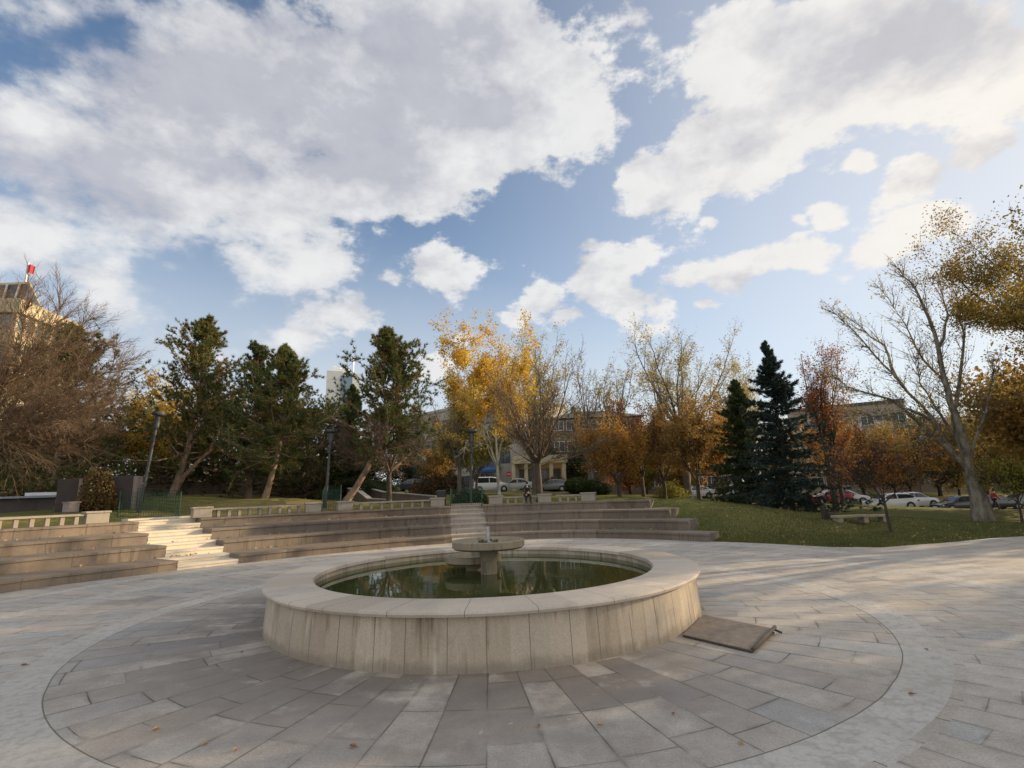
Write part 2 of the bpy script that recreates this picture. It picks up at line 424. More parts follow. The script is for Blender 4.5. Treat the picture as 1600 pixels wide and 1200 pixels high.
def stairs(label, aT, bT, mat, name='stone_staircase'):
    c = pol((aT[0] + bT[0]) / 2, tier_R((aT[0]+bT[0])/2, 0)); t = thing(name, label, 'stairs', c, group='stairways cut through the terraces')
    N = 9
    for s in range(N):
        k = min(3, s // 2); h = s % 2
        z1 = (TZ[k] if h else (TZ[k] + (TZ[k-1] if k else 0)) / 2) if s < 8 else TZ[3] + .10
        a, b = aT[k], bT[k]; rows = []
        for i in range(7):
            th = a + (b - a) * i / 6. ; R = tier_R(th, k); Rn = tier_R(th, k + 1) if k < 3 else R + 1.6
            if s == 8: R1 = tier_R(th, 3) + 1.37; R2 = R1 + .8
            else: R1 = R - .02 + h * .5 * (Rn - R); R2 = R1 + .5 * (Rn - R) + .06
            j = (random.random() - .5) * .02
            rows.append([pol(th, R1 + .03, z1 - .30), pol(th, R1 + .03, z1 - .085), pol(th, R1 + j, z1 - .085), pol(th, R1 + j, z1 - .01), pol(th, R1 + .012 + j, z1), pol(th, R2, z1), pol(th, R2, z1 - .30)])
        q = MB().sweep(rows); q.v = [(x - c.x, y - c.y, z - c.z) for x, y, z in q.v]; q.build('step', mat, t)
        if h == 0 and s < 8:
            pass
    return t
gap = .25
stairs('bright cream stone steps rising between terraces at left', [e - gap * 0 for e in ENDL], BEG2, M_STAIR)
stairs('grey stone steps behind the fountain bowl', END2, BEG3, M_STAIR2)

# ------------------------------------------------------------------ balustrades on the top tier
def balustrade(label, x0, x1, n, blocks=(0, 1)):
    a, b = th_at(x0, 3, 1.9), th_at(x1, 3, 1.9)
    P = lambda u, dr=0.: pol(a + (b - a) * u, tier_R(a + (b - a) * u, 3) + .55 + dr, 0)
    c = P(.5); c.z = TZ[3]; t = thing('stone_balustrade', label, 'balustrade', c, group='low balustrades along the top tier')
    rows = []
    for i in range(13):
        u = i / 12.; p, q = P(u, -.17), P(u, .17)
        rows.append([(p.x-c.x, p.y-c.y, .36), (p.x-c.x, p.y-c.y, .45), (q.x-c.x, q.y-c.y, .45), (q.x-c.x, q.y-c.y, .36)])
    MB().sweep(rows).build('rail', M_BALU, t)
    for i in range(n):
        u = (i + .5) / n; p = P(u); d = P(min(1, u + .01)) - P(max(0, u - .01)); MB().box((p.x - c.x, p.y - c.y, .18), (.15, .2, .362), math.atan2(d.y, d.x), .012).build('baluster', M_BALU, t)
    for u in blocks:
        p = P(u); d = P(min(1, u + .01)) - P(max(0, u - .01)); e = MB().box((p.x - c.x, p.y - c.y, .23), (.85, .5, .46), math.atan2(d.y, d.x), .02)
        e.box((p.x - c.x, p.y - c.y, .50), (.95, .58, .09), math.atan2(d.y, d.x), .015); e.build('end_block', M_BALU, t)
    return t
balustrade('low stone balustrade with sunlit end block above the left terrace', -60, 158, 9, (1,))
balustrade('low stone balustrade above the terrace, right of the cream steps', 320, 492, 11)
balustrade('low stone balustrade above the terrace, in front of the leaning trunk', 541, 684, 9)
BAL4 = balustrade('low stone balustrade with a person sitting on it', 774, 850, 6)
balustrade('short stone balustrade in shade, left of the round bushes', 868, 918, 4, (1,))

# ------------------------------------------------------------------ fountain
FX, FY = -.75, 12.55
ft = thing('fountain', 'round travertine fountain basin with two stone bowls on short columns', 'fountain', (FX, FY, 0))
MB().lathe([(4.66, -.1), (4.60, .755), (3.80, .755), (3.80, .02), (3.80, -.1)], 160).build('basin_wall', M_BASIN, ft, smooth=True)
MB().lathe([(4.62, .757), (4.70, .76), (4.715, .80), (4.70, .828), (4.66, .838), (3.80, .845), (3.765, .83), (3.755, .76), (3.82, .757)], 160, closed=True).build('basin_coping', M_COPE, ft, smooth=True)
M_BED = simple('algae_bed', (.05, .055, .03), .9, scale=2.)
MB().lathe([(0.001, .10), (3.9, .10)], 64).build('basin_floor', M_BED, ft)
def bowl(r, th):
    return [(0.001, 0), (r * .45, .0), (r * .93, .02), (r, .06), (r, th - .015), (r - .015, th), (r - .085, th), (r - .10, th - .02), (r - .16, th - .10), (r * .4, th - .125), (0.001, th - .13)]
ub = at(763, 850, 12.6); lb = at(739, 862, 13.25)
ux, uy = ub.x - FX, ub.y - FY; lx, ly = lb.x - FX, lb.y - FY
MB().lathe(bowl(.85, .21), 72, (ux, uy, 1.19)).build('upper_bowl', M_BOWL, ft, smooth=True)
MB().lathe([(.21, .1), (.195, .6), (.19, .9), (.22, 1.12), (.27, 1.20)], 40, (ux, uy, 0)).build('bowl_column', M_BOWL, ft, smooth=True)
MB().lathe(bowl(.69, .20), 64, (lx, ly, .80)).build('lower_bowl', M_BOWL, ft, smooth=True)
MB().lathe([(.19, .1), (.17, .6), (.22, .81)], 32, (lx, ly, 0)).build('bowl_column', M_BOWL, ft, smooth=True)
M_PIPE = simple('galvanised_pipe', (.42, .43, .44), .45, .7, .2, 20)
pz = MB(); pz.tube([(ux, uy, 1.26), (ux, uy, 1.70)], .042, 14); pz.lathe([(.055, 1.26), (.075, 1.28), (.075, 1.35), (.05, 1.37)], 16, (ux, uy, 0)); pz.build('nozzle_pipe', M_PIPE, ft, smooth=True)
M_JET = simple('corroded_brass', (.16, .14, .09), .6, .4, .4, 30)
for k in range(6):
    t = k * 1.05 + .3; MB().lathe([(.03, 0), (.045, .02), (.035, .09), (.05, .12), (.02, .13)], 10, (ux + .2 * math.cos(t), uy + .2 * math.sin(t), 1.275)).build('jet', M_JET, ft, smooth=True)
MB().tube([(lx + .30, ly - .3, .96), (lx + .36, ly - .45, 1.06), (lx + .42, ly - .62, .85), (lx + .44, ly - .68, .62)], .012, 6).build('cable', simple('black_rubber', (.02, .02, .02), .6), ft)
# water
m, t, b = newmat('pond_water')
P = t.pos(); n1 = t.noise(P, 1.6, 3, .5); n2 = t.noise(P, 9, 2, .5)
t.put(b, 'Base Color', t.mix(t.noise(P, .8, 4), (.028, .038, .012), (.058, .070, .022)))
b.inputs['Roughness'].default_value = .03; b.inputs['IOR'].default_value = 1.33; b.inputs['Specular IOR Level'].default_value = .6
t.put(b, 'Normal', t.bump(t.math('ADD', n1, t.math('MULTIPLY', n2, .08)), .06, .03))
w = MB().lathe([(0.001, .64), (1., .64), (2.4, .64), (3.82, .64)], 96).build('water', m, None, (FX, FY, 0)); struct(w)

# loose access cover lying beside the basin
q = [at(1065, 993, 9.35), at(1175, 1021, 8.36), at(1208, 990, 9.35), at(1098, 966, 10.53)]
q = [Vector((2.73, 9.33, 0)), Vector((3.46, 8.36, 0)), Vector((4.27, 9.33, 0)), Vector((3.50, 10.50, 0))]
c = sum(q, Vector()) / 4; cv = thing('access_cover', 'brown metal access cover lying loose on the paving beside the basin', 'cover', c)
M_COV = simple('rusted_cover_plate', (.20, .165, .135), .75, .1, .25, 9, .3)
hz = (.008, .012, .05, .035)
top = [p - c + Vector((0, 0, h + .035)) for p, h in zip(q, hz)]; bot = [p - c + Vector((0, 0, h)) for p, h in zip(q, hz)]
MB().add(top + bot, [(0, 1, 2, 3), (7, 6, 5, 4), (0, 4, 5, 1), (1, 5, 6, 2), (2, 6, 7, 3), (3, 7, 4, 0)]).build('plate', M_COV, cv)
fr = MB()
qs = [(p - c) * 1.0 for p in q]
for i in range(4):
    a_, b_ = qs[i], qs[(i + 1) % 4]; fr.tube([a_ * .985 + Vector((0, 0, .02)), b_ * .985 + Vector((0, 0, .02))], .02, 6)
fr.build('rim_angle', simple('dark_rust', (.07, .055, .045), .8), cv)
hg = MB(); e = (q[1] - c) * .5 + (q[2] - c) * .5
hg.tube([qs[1] * 1.02 + Vector((0, 0, .06)), qs[2] * 1.03 + Vector((0, 0, .11))], .028, 8)
hg.tube([qs[2] * 1.0 + Vector((0, 0, .07)), qs[2] * 1.10 + Vector((.02, -.06, .03))], .02, 6)
hg.build('hinge_bar', simple('dark_rust', (.07, .055, .045), .8), cv)
# ------------------------------------------------------------------ trees
def nrm(v): return v / (np.linalg.norm(v, axis=-1, keepdims=True) + 1e-9)
def tubes(name, S, mat, parent, k1=7, thr=.035):
    """S rows: p0(3) p1(3) r0 r1 -> one mesh of tapered tubes"""
    S = np.asarray(S, float); Vs, Fs, off = [], [], 0
    for sel, k in ((np.maximum(S[:, 6], S[:, 7]) >= thr, k1), (np.maximum(S[:, 6], S[:, 7]) < thr, 3)):
        T = S[sel]
        if not len(T): continue
        d = nrm(T[:, 3:6] - T[:, :3]); ref = np.where(np.abs(d[:, 2:3]) < .9, [[0, 0, 1.]], [[1., 0, 0]])
        a = nrm(np.cross(d, ref)); b = np.cross(d, a); an = np.arange(k) * 2 * np.pi / k
        ring = a[:, None] * np.cos(an)[None, :, None] + b[:, None] * np.sin(an)[None, :, None]
        v0 = T[:, None, :3] + ring * T[:, None, 6:7]; v1 = T[:, None, 3:6] + d[:, None] * T[:, None, 7:8] * .3 + ring * T[:, None, 7:8]
        V = np.concatenate([v0, v1], 1).reshape(-1, 3); base = off + np.arange(len(T))[:, None] * 2 * k
        i = np.arange(k); j = (i + 1) % k
        F = np.stack([base + i, base + j, base + j + k, base + i + k], -1).reshape(-1, 4)
        Vs.append(V); Fs.append(F); off += len(V)
    return npmesh(name, np.concatenate(Vs), np.concatenate(Fs), mat, parent, True)
def leaves(name, C, size, mat, parent, rs, asp=.62, up=.0, jit=.35):
    C = np.asarray(C, float); n = len(C)
    a = nrm(rs.normal(size=(n, 3)) + [0, 0, -up]); b = nrm(np.cross(a, rs.normal(size=(n, 3))))
    s = size * (1 + jit * rs.uniform(-1, 1, (n, 1)))
    cv = nrm(np.cross(a, b)) * s * .18
    V = np.stack([C + a * s, C + b * s * asp + cv, C - a * s, C - b * s * asp + cv], 1).reshape(-1, 3)
    return npmesh(name, V, np.arange(4 * n).reshape(-1, 4), mat, parent)
def needles(name, C, D, L, wd, k, mat, parent, rs, spread=.8):
    """tufts: k narrow needles at each point, fanned round the direction D"""
    n = len(C); C = np.repeat(C, k, 0); D = np.repeat(D, k, 0)
    d = nrm(D + rs.normal(size=(n * k, 3)) * spread); sd = nrm(np.cross(d, rs.normal(size=(n * k, 3))))
    l = L * rs.uniform(.65, 1.15, (n * k, 1))
    V = np.stack([C - sd * wd, C + sd * wd, C + d * l], 1).reshape(-1, 3)
    return npmesh(name, V, np.arange(3 * n * k).reshape(-1, 3), mat, parent)
def leafmat(name, cols, trans=.35, clump=.5, cs=.7):
    if name in MATS: return MATS[name]
    m, t, b = newmat(name)
    g = t.new('ShaderNodeNewGeometry'); st = [(i / max(1, len(cols) - 1), c) for i, c in enumerate(cols)]
    c = t.ramp(g.outputs['Random Per Island'], st)
    nz = t.noise(g.outputs['Position'], cs, 3, .6)
    c = t.mix(clump, c, t.ramp(nz, [(.32, (.27, .27, .27)), (.68, (.73, .73, .73))]), 'OVERLAY')
    t.put(b, 'Base Color', c); b.inputs['Roughness'].default_value = .7; b.inputs['Specular IOR Level'].default_value = .25
    tr = t.new('ShaderNodeBsdfTranslucent'); t.put(tr, 'Color', c)
    mx = t.new('ShaderNodeMixShader'); mx.inputs[0].default_value = trans
    t.l.new(b.outputs[0], mx.inputs[1]); t.l.new(tr.outputs[0], mx.inputs[2])
    t.l.new(mx.outputs[0], t.n['Material Output'].inputs[0]); return m
def bark(name, c0, c1, scale=5.):
    if name in MATS: return MATS[name]
    m, t, b = newmat(name); p = t.sep(t.obj()); v = t.xyz(p[0], p[1], t.math('MULTIPLY', p[2], .35))
    n = t.noise(v, scale, 5, .7); t.put(b, 'Base Color', t.ramp(n, [(.35, c0), (.65, c1)])); b.inputs['Roughness'].default_value = .9
    t.put(b, 'Normal', t.bump(n, .6, .03)); return m
B_BROWN = bark('brown_bark', (.05, .037, .028), (.105, .08, .058)); B_GREY = bark('grey_bark', (.10, .09, .078), (.19, .165, .14))
B_PLANE = bark('mottled_pale_bark', (.095, .08, .062), (.32, .285, .225), 4.5); B_PINE = bark('pine_bark', (.13, .085, .06), (.34, .24, .165), 4.)
B_TWIG = bark('bare_twig_bark', (.11, .075, .052), (.19, .13, .09)); B_DARK = bark('dark_bark', (.03, .025, .02), (.07, .055, .045))
B_BRNT = bark('dark_brown_twig', (.06, .042, .03), (.11, .08, .055)); B_TWIGW = bark('ruddy_twig_bark', (.13, .085, .055), (.23, .155, .10)); B_BIRCH = bark('white_bark', (.30, .28, .25), (.62, .6, .56), 3.)
L_YEL = leafmat('bright_yellow_leaf', [(.68, .45, .05), (.74, .53, .08), (.62, .37, .035), (.48, .40, .07)], .5)
L_PALE = leafmat('pale_yellow_leaf', [(.46, .37, .12), (.38, .33, .10), (.50, .38, .14), (.28, .25, .08)], .45)
L_ORA = leafmat('orange_leaf', [(.42, .20, .04), (.50, .28, .05), (.32, .14, .03), (.40, .29, .06)], .5)
L_RUS = leafmat('russet_leaf', [(.36, .13, .045), (.30, .09, .04), (.40, .19, .055), (.23, .10, .045)], .5)
L_BRN = leafmat('brown_ochre_leaf', [(.28, .165, .055), (.37, .225, .06), (.21, .14, .055), (.40, .27, .08)], .48)
L_OAK = leafmat('golden_olive_leaf', [(.24, .17, .04), (.34, .23, .05), (.17, .14, .035), (.42, .28, .06)], .45)
L_OLI = leafmat('olive_leaf', [(.19, .165, .04), (.28, .22, .05), (.14, .14, .04), (.36, .25, .055)], .42)
L_GRN = leafmat('yellow_green_leaf', [(.22, .22, .035), (.30, .27, .05), (.15, .17, .03), (.38, .30, .06)], .4)
L_DGR = leafmat('dark_green_leaf', [(.035, .055, .02), (.05, .075, .025), (.03, .045, .02), (.07, .08, .03)], .2)
L_PIN = leafmat('pine_needle', [(.085, .115, .030), (.125, .155, .040), (.06, .09, .026), (.18, .17, .05)], .2, .6, .6)
L_PIND = leafmat('dark_pine_needle', [(.045, .075, .028), (.07, .10, .034), (.035, .06, .024), (.11, .12, .04)], .15, .6, .6)
L_PINB = leafmat('old_brown_needle', [(.24, .14, .055), (.30, .17, .06), (.17, .11, .045), (.18, .14, .045)], .2)
L_SPR = leafmat('spruce_needle', [(.028, .050, .043), (.045, .075, .063), (.02, .038, .034), (.065, .092, .072)], .1, .5, .8)

class Sk:
    """a branching skeleton; level parameters are lists"""
    def __init__(s, seed): s.rs = np.random.RandomState(seed); s.S = []; s.tip = []; s.dir = []
    def grow(s, p, d, L, r, lev, q):
        n = q['n'][lev]; sl = L / n; rs = s.rs; last = lev == q['lev']
        for i in range(n):
            d = d + rs.normal(size=3) * q['wob'][lev]; d[2] += q['trop'][lev]; d /= np.sqrt(d @ d)
            e = p + d * sl; f0 = 1 - .75 * i / n; f1 = 1 - .75 * (i + 1) / n
            s.S.append((*p, *e, r * f0, r * f1))
            if last:
                s.tip.append(e); s.dir.append(d)
            elif (i + 1) / n > q['st'][lev]:
                nc = q['kids'][lev]; m = int(nc) + (rs.rand() < nc - int(nc))
                for c in range(m):
                    ax = np.cross(d, rs.normal(size=3)); ax /= np.sqrt(ax @ ax); an = math.radians(q['ang'][lev] * rs.uniform(.65, 1.35))
                    nd = d * math.cos(an) + ax * math.sin(an)
                    s.grow(p + (e - p) * rs.rand(), nd, L * q['rat'][lev] * rs.uniform(.7, 1.2) * (1 - .45 * i / n), max(q['rmin'], r * f0 * q['rr'][lev]), lev + 1, q)
            p = e
        if not last:      # the leader goes on as a finer shoot
            s.grow(p, d, L * q['rat'][lev] * .8, max(q['rmin'], r * .3), lev + 1, q)
BASE_Q = dict(lev=3, n=[5, 5, 4, 3], wob=[.10, .13, .16, .2], trop=[.05, .06, .04, .03], st=[.25, .2, .15], kids=[1.6, 1.8, 2.2], ang=[42, 45, 45], rat=[.55, .5, .45], rr=[.5, .45, .4], rmin=.011)
def root_of(name, label, px, Y, group=None, cat='tree'):
    p = spot(px, Y); p.z -= .05
    return thing(name, label, cat, p, 0, group), p
def deciduous(label, px, Y, ytop, width, seed, wood, leafm=None, nleaf=0, lsize=.13, fork=.18, nmain=6, spread=40, lean=(0, 0), r=None, q=None, name='bare_tree', group=None, twig=None, sig=.22, hide_low=0., trunk_n=4, extra=None, ysq=1.):
    t, p = root_of(name, label, px, Y, group)
    H = at(px, ytop, Y).z - p.z; r = r or H * .02; Q = dict(BASE_Q); Q.update(q or {})
    k = Sk(seed); rs = k.rs
    d = np.array([lean[0], lean[1], 1.]); d /= np.sqrt(d @ d); pos = np.zeros(3); hf = H * fork
    trunk = [(*pos, *(pos + d * .25), r * 1.5, r * 1.08)]; pos = pos + d * .25
    for i in range(trunk_n):
        d2 = d + rs.normal(size=3) * .04; d2 /= np.sqrt(d2 @ d2); e = pos + d2 * hf / trunk_n
        trunk.append((*pos, *e, r * (1.08 - .2 * i / trunk_n), r * (1.08 - .2 * (i + 1) / trunk_n))); pos = e
    Lm = (H - hf) * .66
    for i in range(nmain):
        az = 2 * math.pi * (i + rs.uniform(-.3, .3)) / nmain; el = math.radians(spread * (rs.uniform(.45, 1.15) if i else .15))
        dd = d * math.cos(el) + np.array([math.cos(az), math.sin(az), 0]) * math.sin(el)
        k.grow(pos - d * hf * .12 * rs.rand(), dd, Lm * rs.uniform(.85, 1.1), r * rs.uniform(.45, .62), 0, Q)
    if extra:
        for (dx, dy, dz, fL, fr) in extra:
            dd = np.array([dx, dy, dz], float); dd /= np.sqrt(dd @ dd); k.grow(pos - d * hf * .1, dd, (H - hf) * fL, r * fr, 0, Q)
    S = np.array(k.S); T = np.array(k.tip)
    zt = np.percentile(T[:, 2], 99.3); f = H / zt; 
    wr = np.percentile(np.abs(T[:, 0]), 98); wpx = width / FPX * Y / 2; fx = wpx / wr
    for A in (S[:, 0:3], S[:, 3:6], T):
        A[:, 1] *= np.where(np.abs(A[:, 1]) > 0, ysq, 1.)
        low = np.clip((A[:, 2] - hf * .7) / (H * .2), 0, 1)
        A[:, 0] *= 1 + (fx - 1) * low; A[:, 1] *= 1 + (fx - 1) * low
        A[:, 2] = np.where(A[:, 2] > hf * .8, hf * .8 + (A[:, 2] - hf * .8) * (H - hf * .8) / (zt - hf * .8), A[:, 2])
    tubes('trunk', trunk, wood, t, 10)
    big = np.maximum(S[:, 6], S[:, 7]) > .03
    if leafm is None:
        tubes('crown', S, twig or wood, t, 6)
    else:
        br = tubes('limb', S, twig or wood, t, 6)
        w = np.clip(np.sin(T[:, 0] * 1.9 + seed) * np.sin(T[:, 1] * 1.7 + seed * 2) * np.sin(T[:, 2] * 2.1 + seed * 3) + .42, .05, 1.) * rs.choice([.15, 1., 1.], len(T)); w /= w.sum()
        i = rs.choice(len(T), nleaf, p=w); C = T[i] + rs.normal(size=(nleaf, 3)) * sig
        if hide_low: C = C[C[:, 2] > H * hide_low]
        leaves('crown', C, lsize, leafm, t, rs)
    return t
def pine(label, px, Y, ytop, width, seed, lean=(0, 0), mat=None, crown0=.3, name='pine_tree', group='pines on the lawn', brown=.25, dens=1., second=None, bmat=None):
    t, p = root_of(name, label, px, Y, group); H = at(px, ytop, Y).z - p.z; rs = np.random.RandomState(seed); W = width / FPX * Y / 2
    trunk = []; cen = []; r = H * .019; d = np.array([lean[0], lean[1], 1.]); pos = np.zeros(3); N = 12
    for i in range(N):
        f = i / N; dd = np.array([lean[0] * (1 - f * 1.5), lean[1], 1.]) + rs.normal(size=3) * .03; dd /= dd[2]
        e = pos + dd * H / N; trunk.append((*pos, *e, r * (1 - .85 * f) * (1.25 if i == 0 else 1), r * (1 - .85 * (i + 1) / N))); cen.append(pos); pos = e
    cen.append(pos); cen = np.array(cen)
    tubes('trunk', trunk, bmat or B_PINE, t, 9)
    S = []; P = []; D = []
    nb = int(74 * dens)
    for b in range(nb):
        f = crown0 + (1 - crown0) * (b + rs.rand()) / nb; f = min(.985, f); z = f * H; i = min(N - 1, int(f * N)); o = cen[i] + (cen[i+1] - cen[i]) * (f * N - i)
        az = rs.rand() * 2 * math.pi; g = (f - crown0) / (1 - crown0)
        prof = (min(1, .62 + g * 2.) * (1 - g) ** .85 * 1.12 + .05) * rs.choice([.4, .6, .8, 1., 1.3]) * rs.uniform(.85, 1.1)
        L = W * 1.05 * prof; el = math.radians(-8 + 50 * g + rs.normal() * 10)
        d = np.array([math.cos(az) * math.cos(el), math.sin(az) * math.cos(el), math.sin(el)]); q = o; n = 5; rb = max(.02, .012 * L + .01)
        for s in range(n):
            d = d + rs.normal(size=3) * .1 + [0, 0, .09]; d /= np.sqrt(d @ d); e = q + d * L / n
            S.append((*q, *e, rb * (1 - .8 * s / n), rb * (1 - .8 * (s + 1) / n)))
            if s >= 1:
                for c in range(2 if s < n - 1 else 3):
                    dd = d * .7 + rs.normal(size=3) * .55 + [0, 0, .25]; dd /= np.sqrt(dd @ dd); l2 = L * rs.uniform(.14, .34) + .12; a = q + (e - q) * rs.rand(); e2 = a + dd * l2
                    S.append((*a, *e2, .014, .01)); 
                    for u in (.35, .6, .8, 1.): P.append(a + (e2 - a) * u + rs.normal(size=3) * .04); D.append(dd + [0, 0, .25])
            q = e
        P.append(q); D.append(d)
    tubes('limb', S, bmat or B_PINE, t, 5)
    P = np.array(P); D = np.array(D); ax = np.hypot(P[:, 0] - np.interp(P[:, 2], cen[:, 2], cen[:, 0]), P[:, 1])
    inner = (rs.rand(len(P)) < brown) & (ax < W * .75)
    needles('crown', P[~inner], D[~inner], .28, .021, 19, mat or L_PIN, t, rs, .62)
    if inner.any(): needles('old_needles', P[inner], D[inner], .30, .030, 9, L_PINB, t, rs, .7)
    return t
def spruce(label, px, Y, ytop, width, seed, mat=None, name='spruce_tree', z0=.04, group=None, power=.9, lean=0.):
    t, p = root_of(name, label, px, Y, group); H = at(px, ytop, Y).z - p.z; rs = np.random.RandomState(seed); W = width / FPX * Y / 2
    tubes('trunk', [(0, 0, 0, lean * H * .5, 0, H * .5, H * .016, H * .009), (lean * H * .5, 0, H * .5, lean * H, 0, H, H * .009, .012)], B_DARK, t, 8)
    S = []; P = []; D = []; nb = 210
    for b in range(nb):
        g = ((b + rs.rand()) / nb) ** 1.1; z = H * (z0 + (1 - z0) * g); az = rs.rand() * 2 * math.pi; L = W * ((1 - g) ** power * rs.choice([.62, .8, .95, 1.25]) * rs.uniform(.85, 1.1) + .02); 
        el = math.radians(-14 + 48 * g); d = np.array([math.cos(az) * math.cos(el), math.sin(az) * math.cos(el), math.sin(el)]); q = np.array([lean * z, 0, z]); n = 6
        sd = np.array([-math.sin(az), math.cos(az), 0])
        for s in range(n):
            d = d + [0, 0, .05 if s > 2 else -.03]; d /= np.sqrt(d @ d); e = q + d * L / n; S.append((*q, *e, .02, .014)); 
            for c in range(4):
                a = q + (e - q) * rs.rand(); w = sd * rs.choice([-1, 1]) * L * .28 * (1 - s / (n + 1)) * rs.rand(); 
                P.append(a + w + [0, 0, -abs(rs.normal()) * .08]); D.append(d * .8 + w / (np.sqrt(w @ w) + .05) * .5 + [0, 0, -.1 + max(0, g - .75) * 7])
            q = e
        P.append(q); D.append(d + [0, 0, max(0, g - .75) * 6])
    tubes('limb', S, B_DARK, t, 3)
    needles('crown', np.array(P), np.array(D), .30, .030, 16, mat or L_SPR, t, rs, .48); return t
def bush(label, px, Y, w, h, seed, leafm, n=2600, ls=.06, name='shrub', group=None, round_=False, twigs=True):
    t, p = root_of(name, label, px, Y, group, 'shrub'); rs = np.random.RandomState(seed); S = []
    v = nrm(rs.normal(size=(n, 3))); v[:, 2] = np.abs(v[:, 2]) if not round_ else v[:, 2]
    rad = rs.rand(n, 1) ** (.16 if round_ else .35)
    lump = 1 + (.05 if round_ else .22) * np.sin(v[:, :1] * 5 + seed) * np.cos(v[:, 1:2] * 6 + seed * 2)
    C = v * rad * lump * [w / 2, w / 2, h / 2 if round_ else h] + [0, 0, h * .52 if round_ else .05]
    for i in range(16):
        e = C[i] * .85; S.append((0, 0, 0, *e, .03, .012))
    tubes('stem', S, B_BROWN, t, 4); leaves('crown', C, ls, leafm, t, rs); return t

def limb_tree(label, px, Y, trunk, r, limbs, seed, wood, twig, Q, L, per, yspread, leaf=None, name='bare_tree'):
    """a tree whose main limbs were measured one by one; twigs grow along them"""
    t, p = root_of(name, label, px, Y); k = Sk(seed); rs = k.rs; base = np.array(p)
    def loc(q, dy): return np.array(at(q[0], q[1], Y + dy)) - base
    T = [np.zeros(3)] + [loc(q, 0) for q in trunk]; n = len(T) - 1
    tubes('trunk', [(*(T[i] - (0, 0, .1 if i == 0 else 0)), *T[i+1], r * (1.35 if i == 0 else 1), r * (1 if i == 0 else .85)) for i in range(n)], wood, t, 12)
    thick = []
    for li, lm in enumerate(limbs):
        dy = rs.uniform(-1, 1) * yspread * 4; m = len(lm); pts = []
        near = T[-1] if li < 5 or leaf is None else None
        P = [loc(q, dy * (i + 1) / m) for i, q in enumerate(lm)]
        if near is not None: P = [near] + P
        r0 = r * (.62 if li == 0 else .4 if li < 4 else .24); C = []
        for a, b in zip(P, P[1:]):
            for u in (0, .33, .66): C.append(a + (b - a) * u + rs.normal(size=3) * .05)
        C.append(P[-1]); N = len(C) - 1
        for i in range(N):
            thick.append((*C[i], *C[i+1], max(.014, r0 * (1 - .92 * i / N)), max(.012, r0 * (1 - .92 * (i + 1) / N))))
            if i > N * .18:
                d = C[i+1] - C[i]; d = d / np.sqrt(d @ d)
                for c in range(int(per * (.4 + .6 * i / N) + rs.rand())):
                    ax = np.cross(d, rs.normal(size=3)); ax /= np.sqrt(ax @ ax); an = math.radians(rs.uniform(18, 52)); nd = d * math.cos(an) + ax * math.sin(an) + np.array([0, 0, .12])
                    k.grow(C[i] + (C[i+1] - C[i]) * rs.rand(), nd / np.sqrt(nd @ nd), L * rs.uniform(.5, 1.1) * (1.1 - .5 * i / N), .027, 0, Q)
    tubes('limb', thick, wood, t, 8); tubes('crown' if not leaf else 'twigs', k.S, twig, t, 4)
    if leaf:
        TT = np.array(k.tip); C = TT[rs.randint(0, len(TT), leaf[1])] + rs.normal(size=(leaf[1], 3)) * .16; leaves('crown', C, leaf[2], leaf[0], t, rs)
    return t

# left side
FAN = dict(lev=4, n=[5, 5, 4, 3, 3], wob=[.07, .10, .13, .16, .2], trop=[.0, .0, -.01, -.02, -.02], st=[.15, .1, .1, .1], kids=[1.5, 1.5, 1.4, 1.3], ang=[26, 28, 32, 36], rat=[.62, .6, .55, .5], rr=[.55, .5, .45, .5], rmin=.009)
limb_tree('big bare spreading tree with a dense fan of ruddy twigs at the left edge', -45, 26, [(-38, 770), (-25, 690)], .22, [
    [(-20, 640), (-5, 560), (-10, 470)], [(-15, 650), (20, 560), (45, 470)], [(-10, 650), (50, 560), (95, 480)], [(-5, 660), (60, 590), (135, 500)], [(0, 665), (80, 600), (165, 540)],
    [(0, 675), (90, 620), (190, 570)], [(5, 685), (90, 645), (190, 605)], [(5, 695), (80, 670), (175, 640)], [(0, 700), (60, 695), (140, 690)], [(-40, 640), (-60, 560), (-80, 480)], [(-40, 660), (-90, 600), (-150, 540)], [(-5, 690), (50, 660), (110, 655)], [(-15, 660), (5, 600), (70, 530)]],
    3, B_BROWN, B_TWIGW, dict(lev=2, n=[5, 4, 3], wob=[.08, .11, .15], trop=[.02, .01, 0], st=[.1, .1], kids=[1.7, 1.5], ang=[24, 30], rat=[.62, .6], rr=[.55, .5], rmin=.0065), 2.5, 6.5, .55)
pine('olive green pine behind the big bare tree at the left edge', 80, 35, 522, 285, 21, group='pines on the lawn', crown0=.05, dens=2.3)
deciduous('golden leaved tree between the big bare tree and the tallest left pine', 212, 42, 600, 165, 5, B_GREY, L_YEL, 12000, .10, name='autumn_tree', fork=.14, spread=38)
deciduous('ochre tree low behind the big bare tree', 150, 40, 640, 150, 6, B_GREY, L_BRN, 7000, .13, name='autumn_tree', fork=.14, spread=44)
spruce('dark conifer at the far left behind the balustrade', 8, 43, 640, 130, 31, L_PIND, name='conifer_tree')
bush('red and green bush between two dark stone blocks', 150, 28.5, 2.0, 2.2, 8, leafmat('red_green_leaf', [(.11, .12, .03), (.17, .06, .035), (.16, .15, .035), (.10, .09, .03), (.24, .075, .045)], .3), 3600, .07)
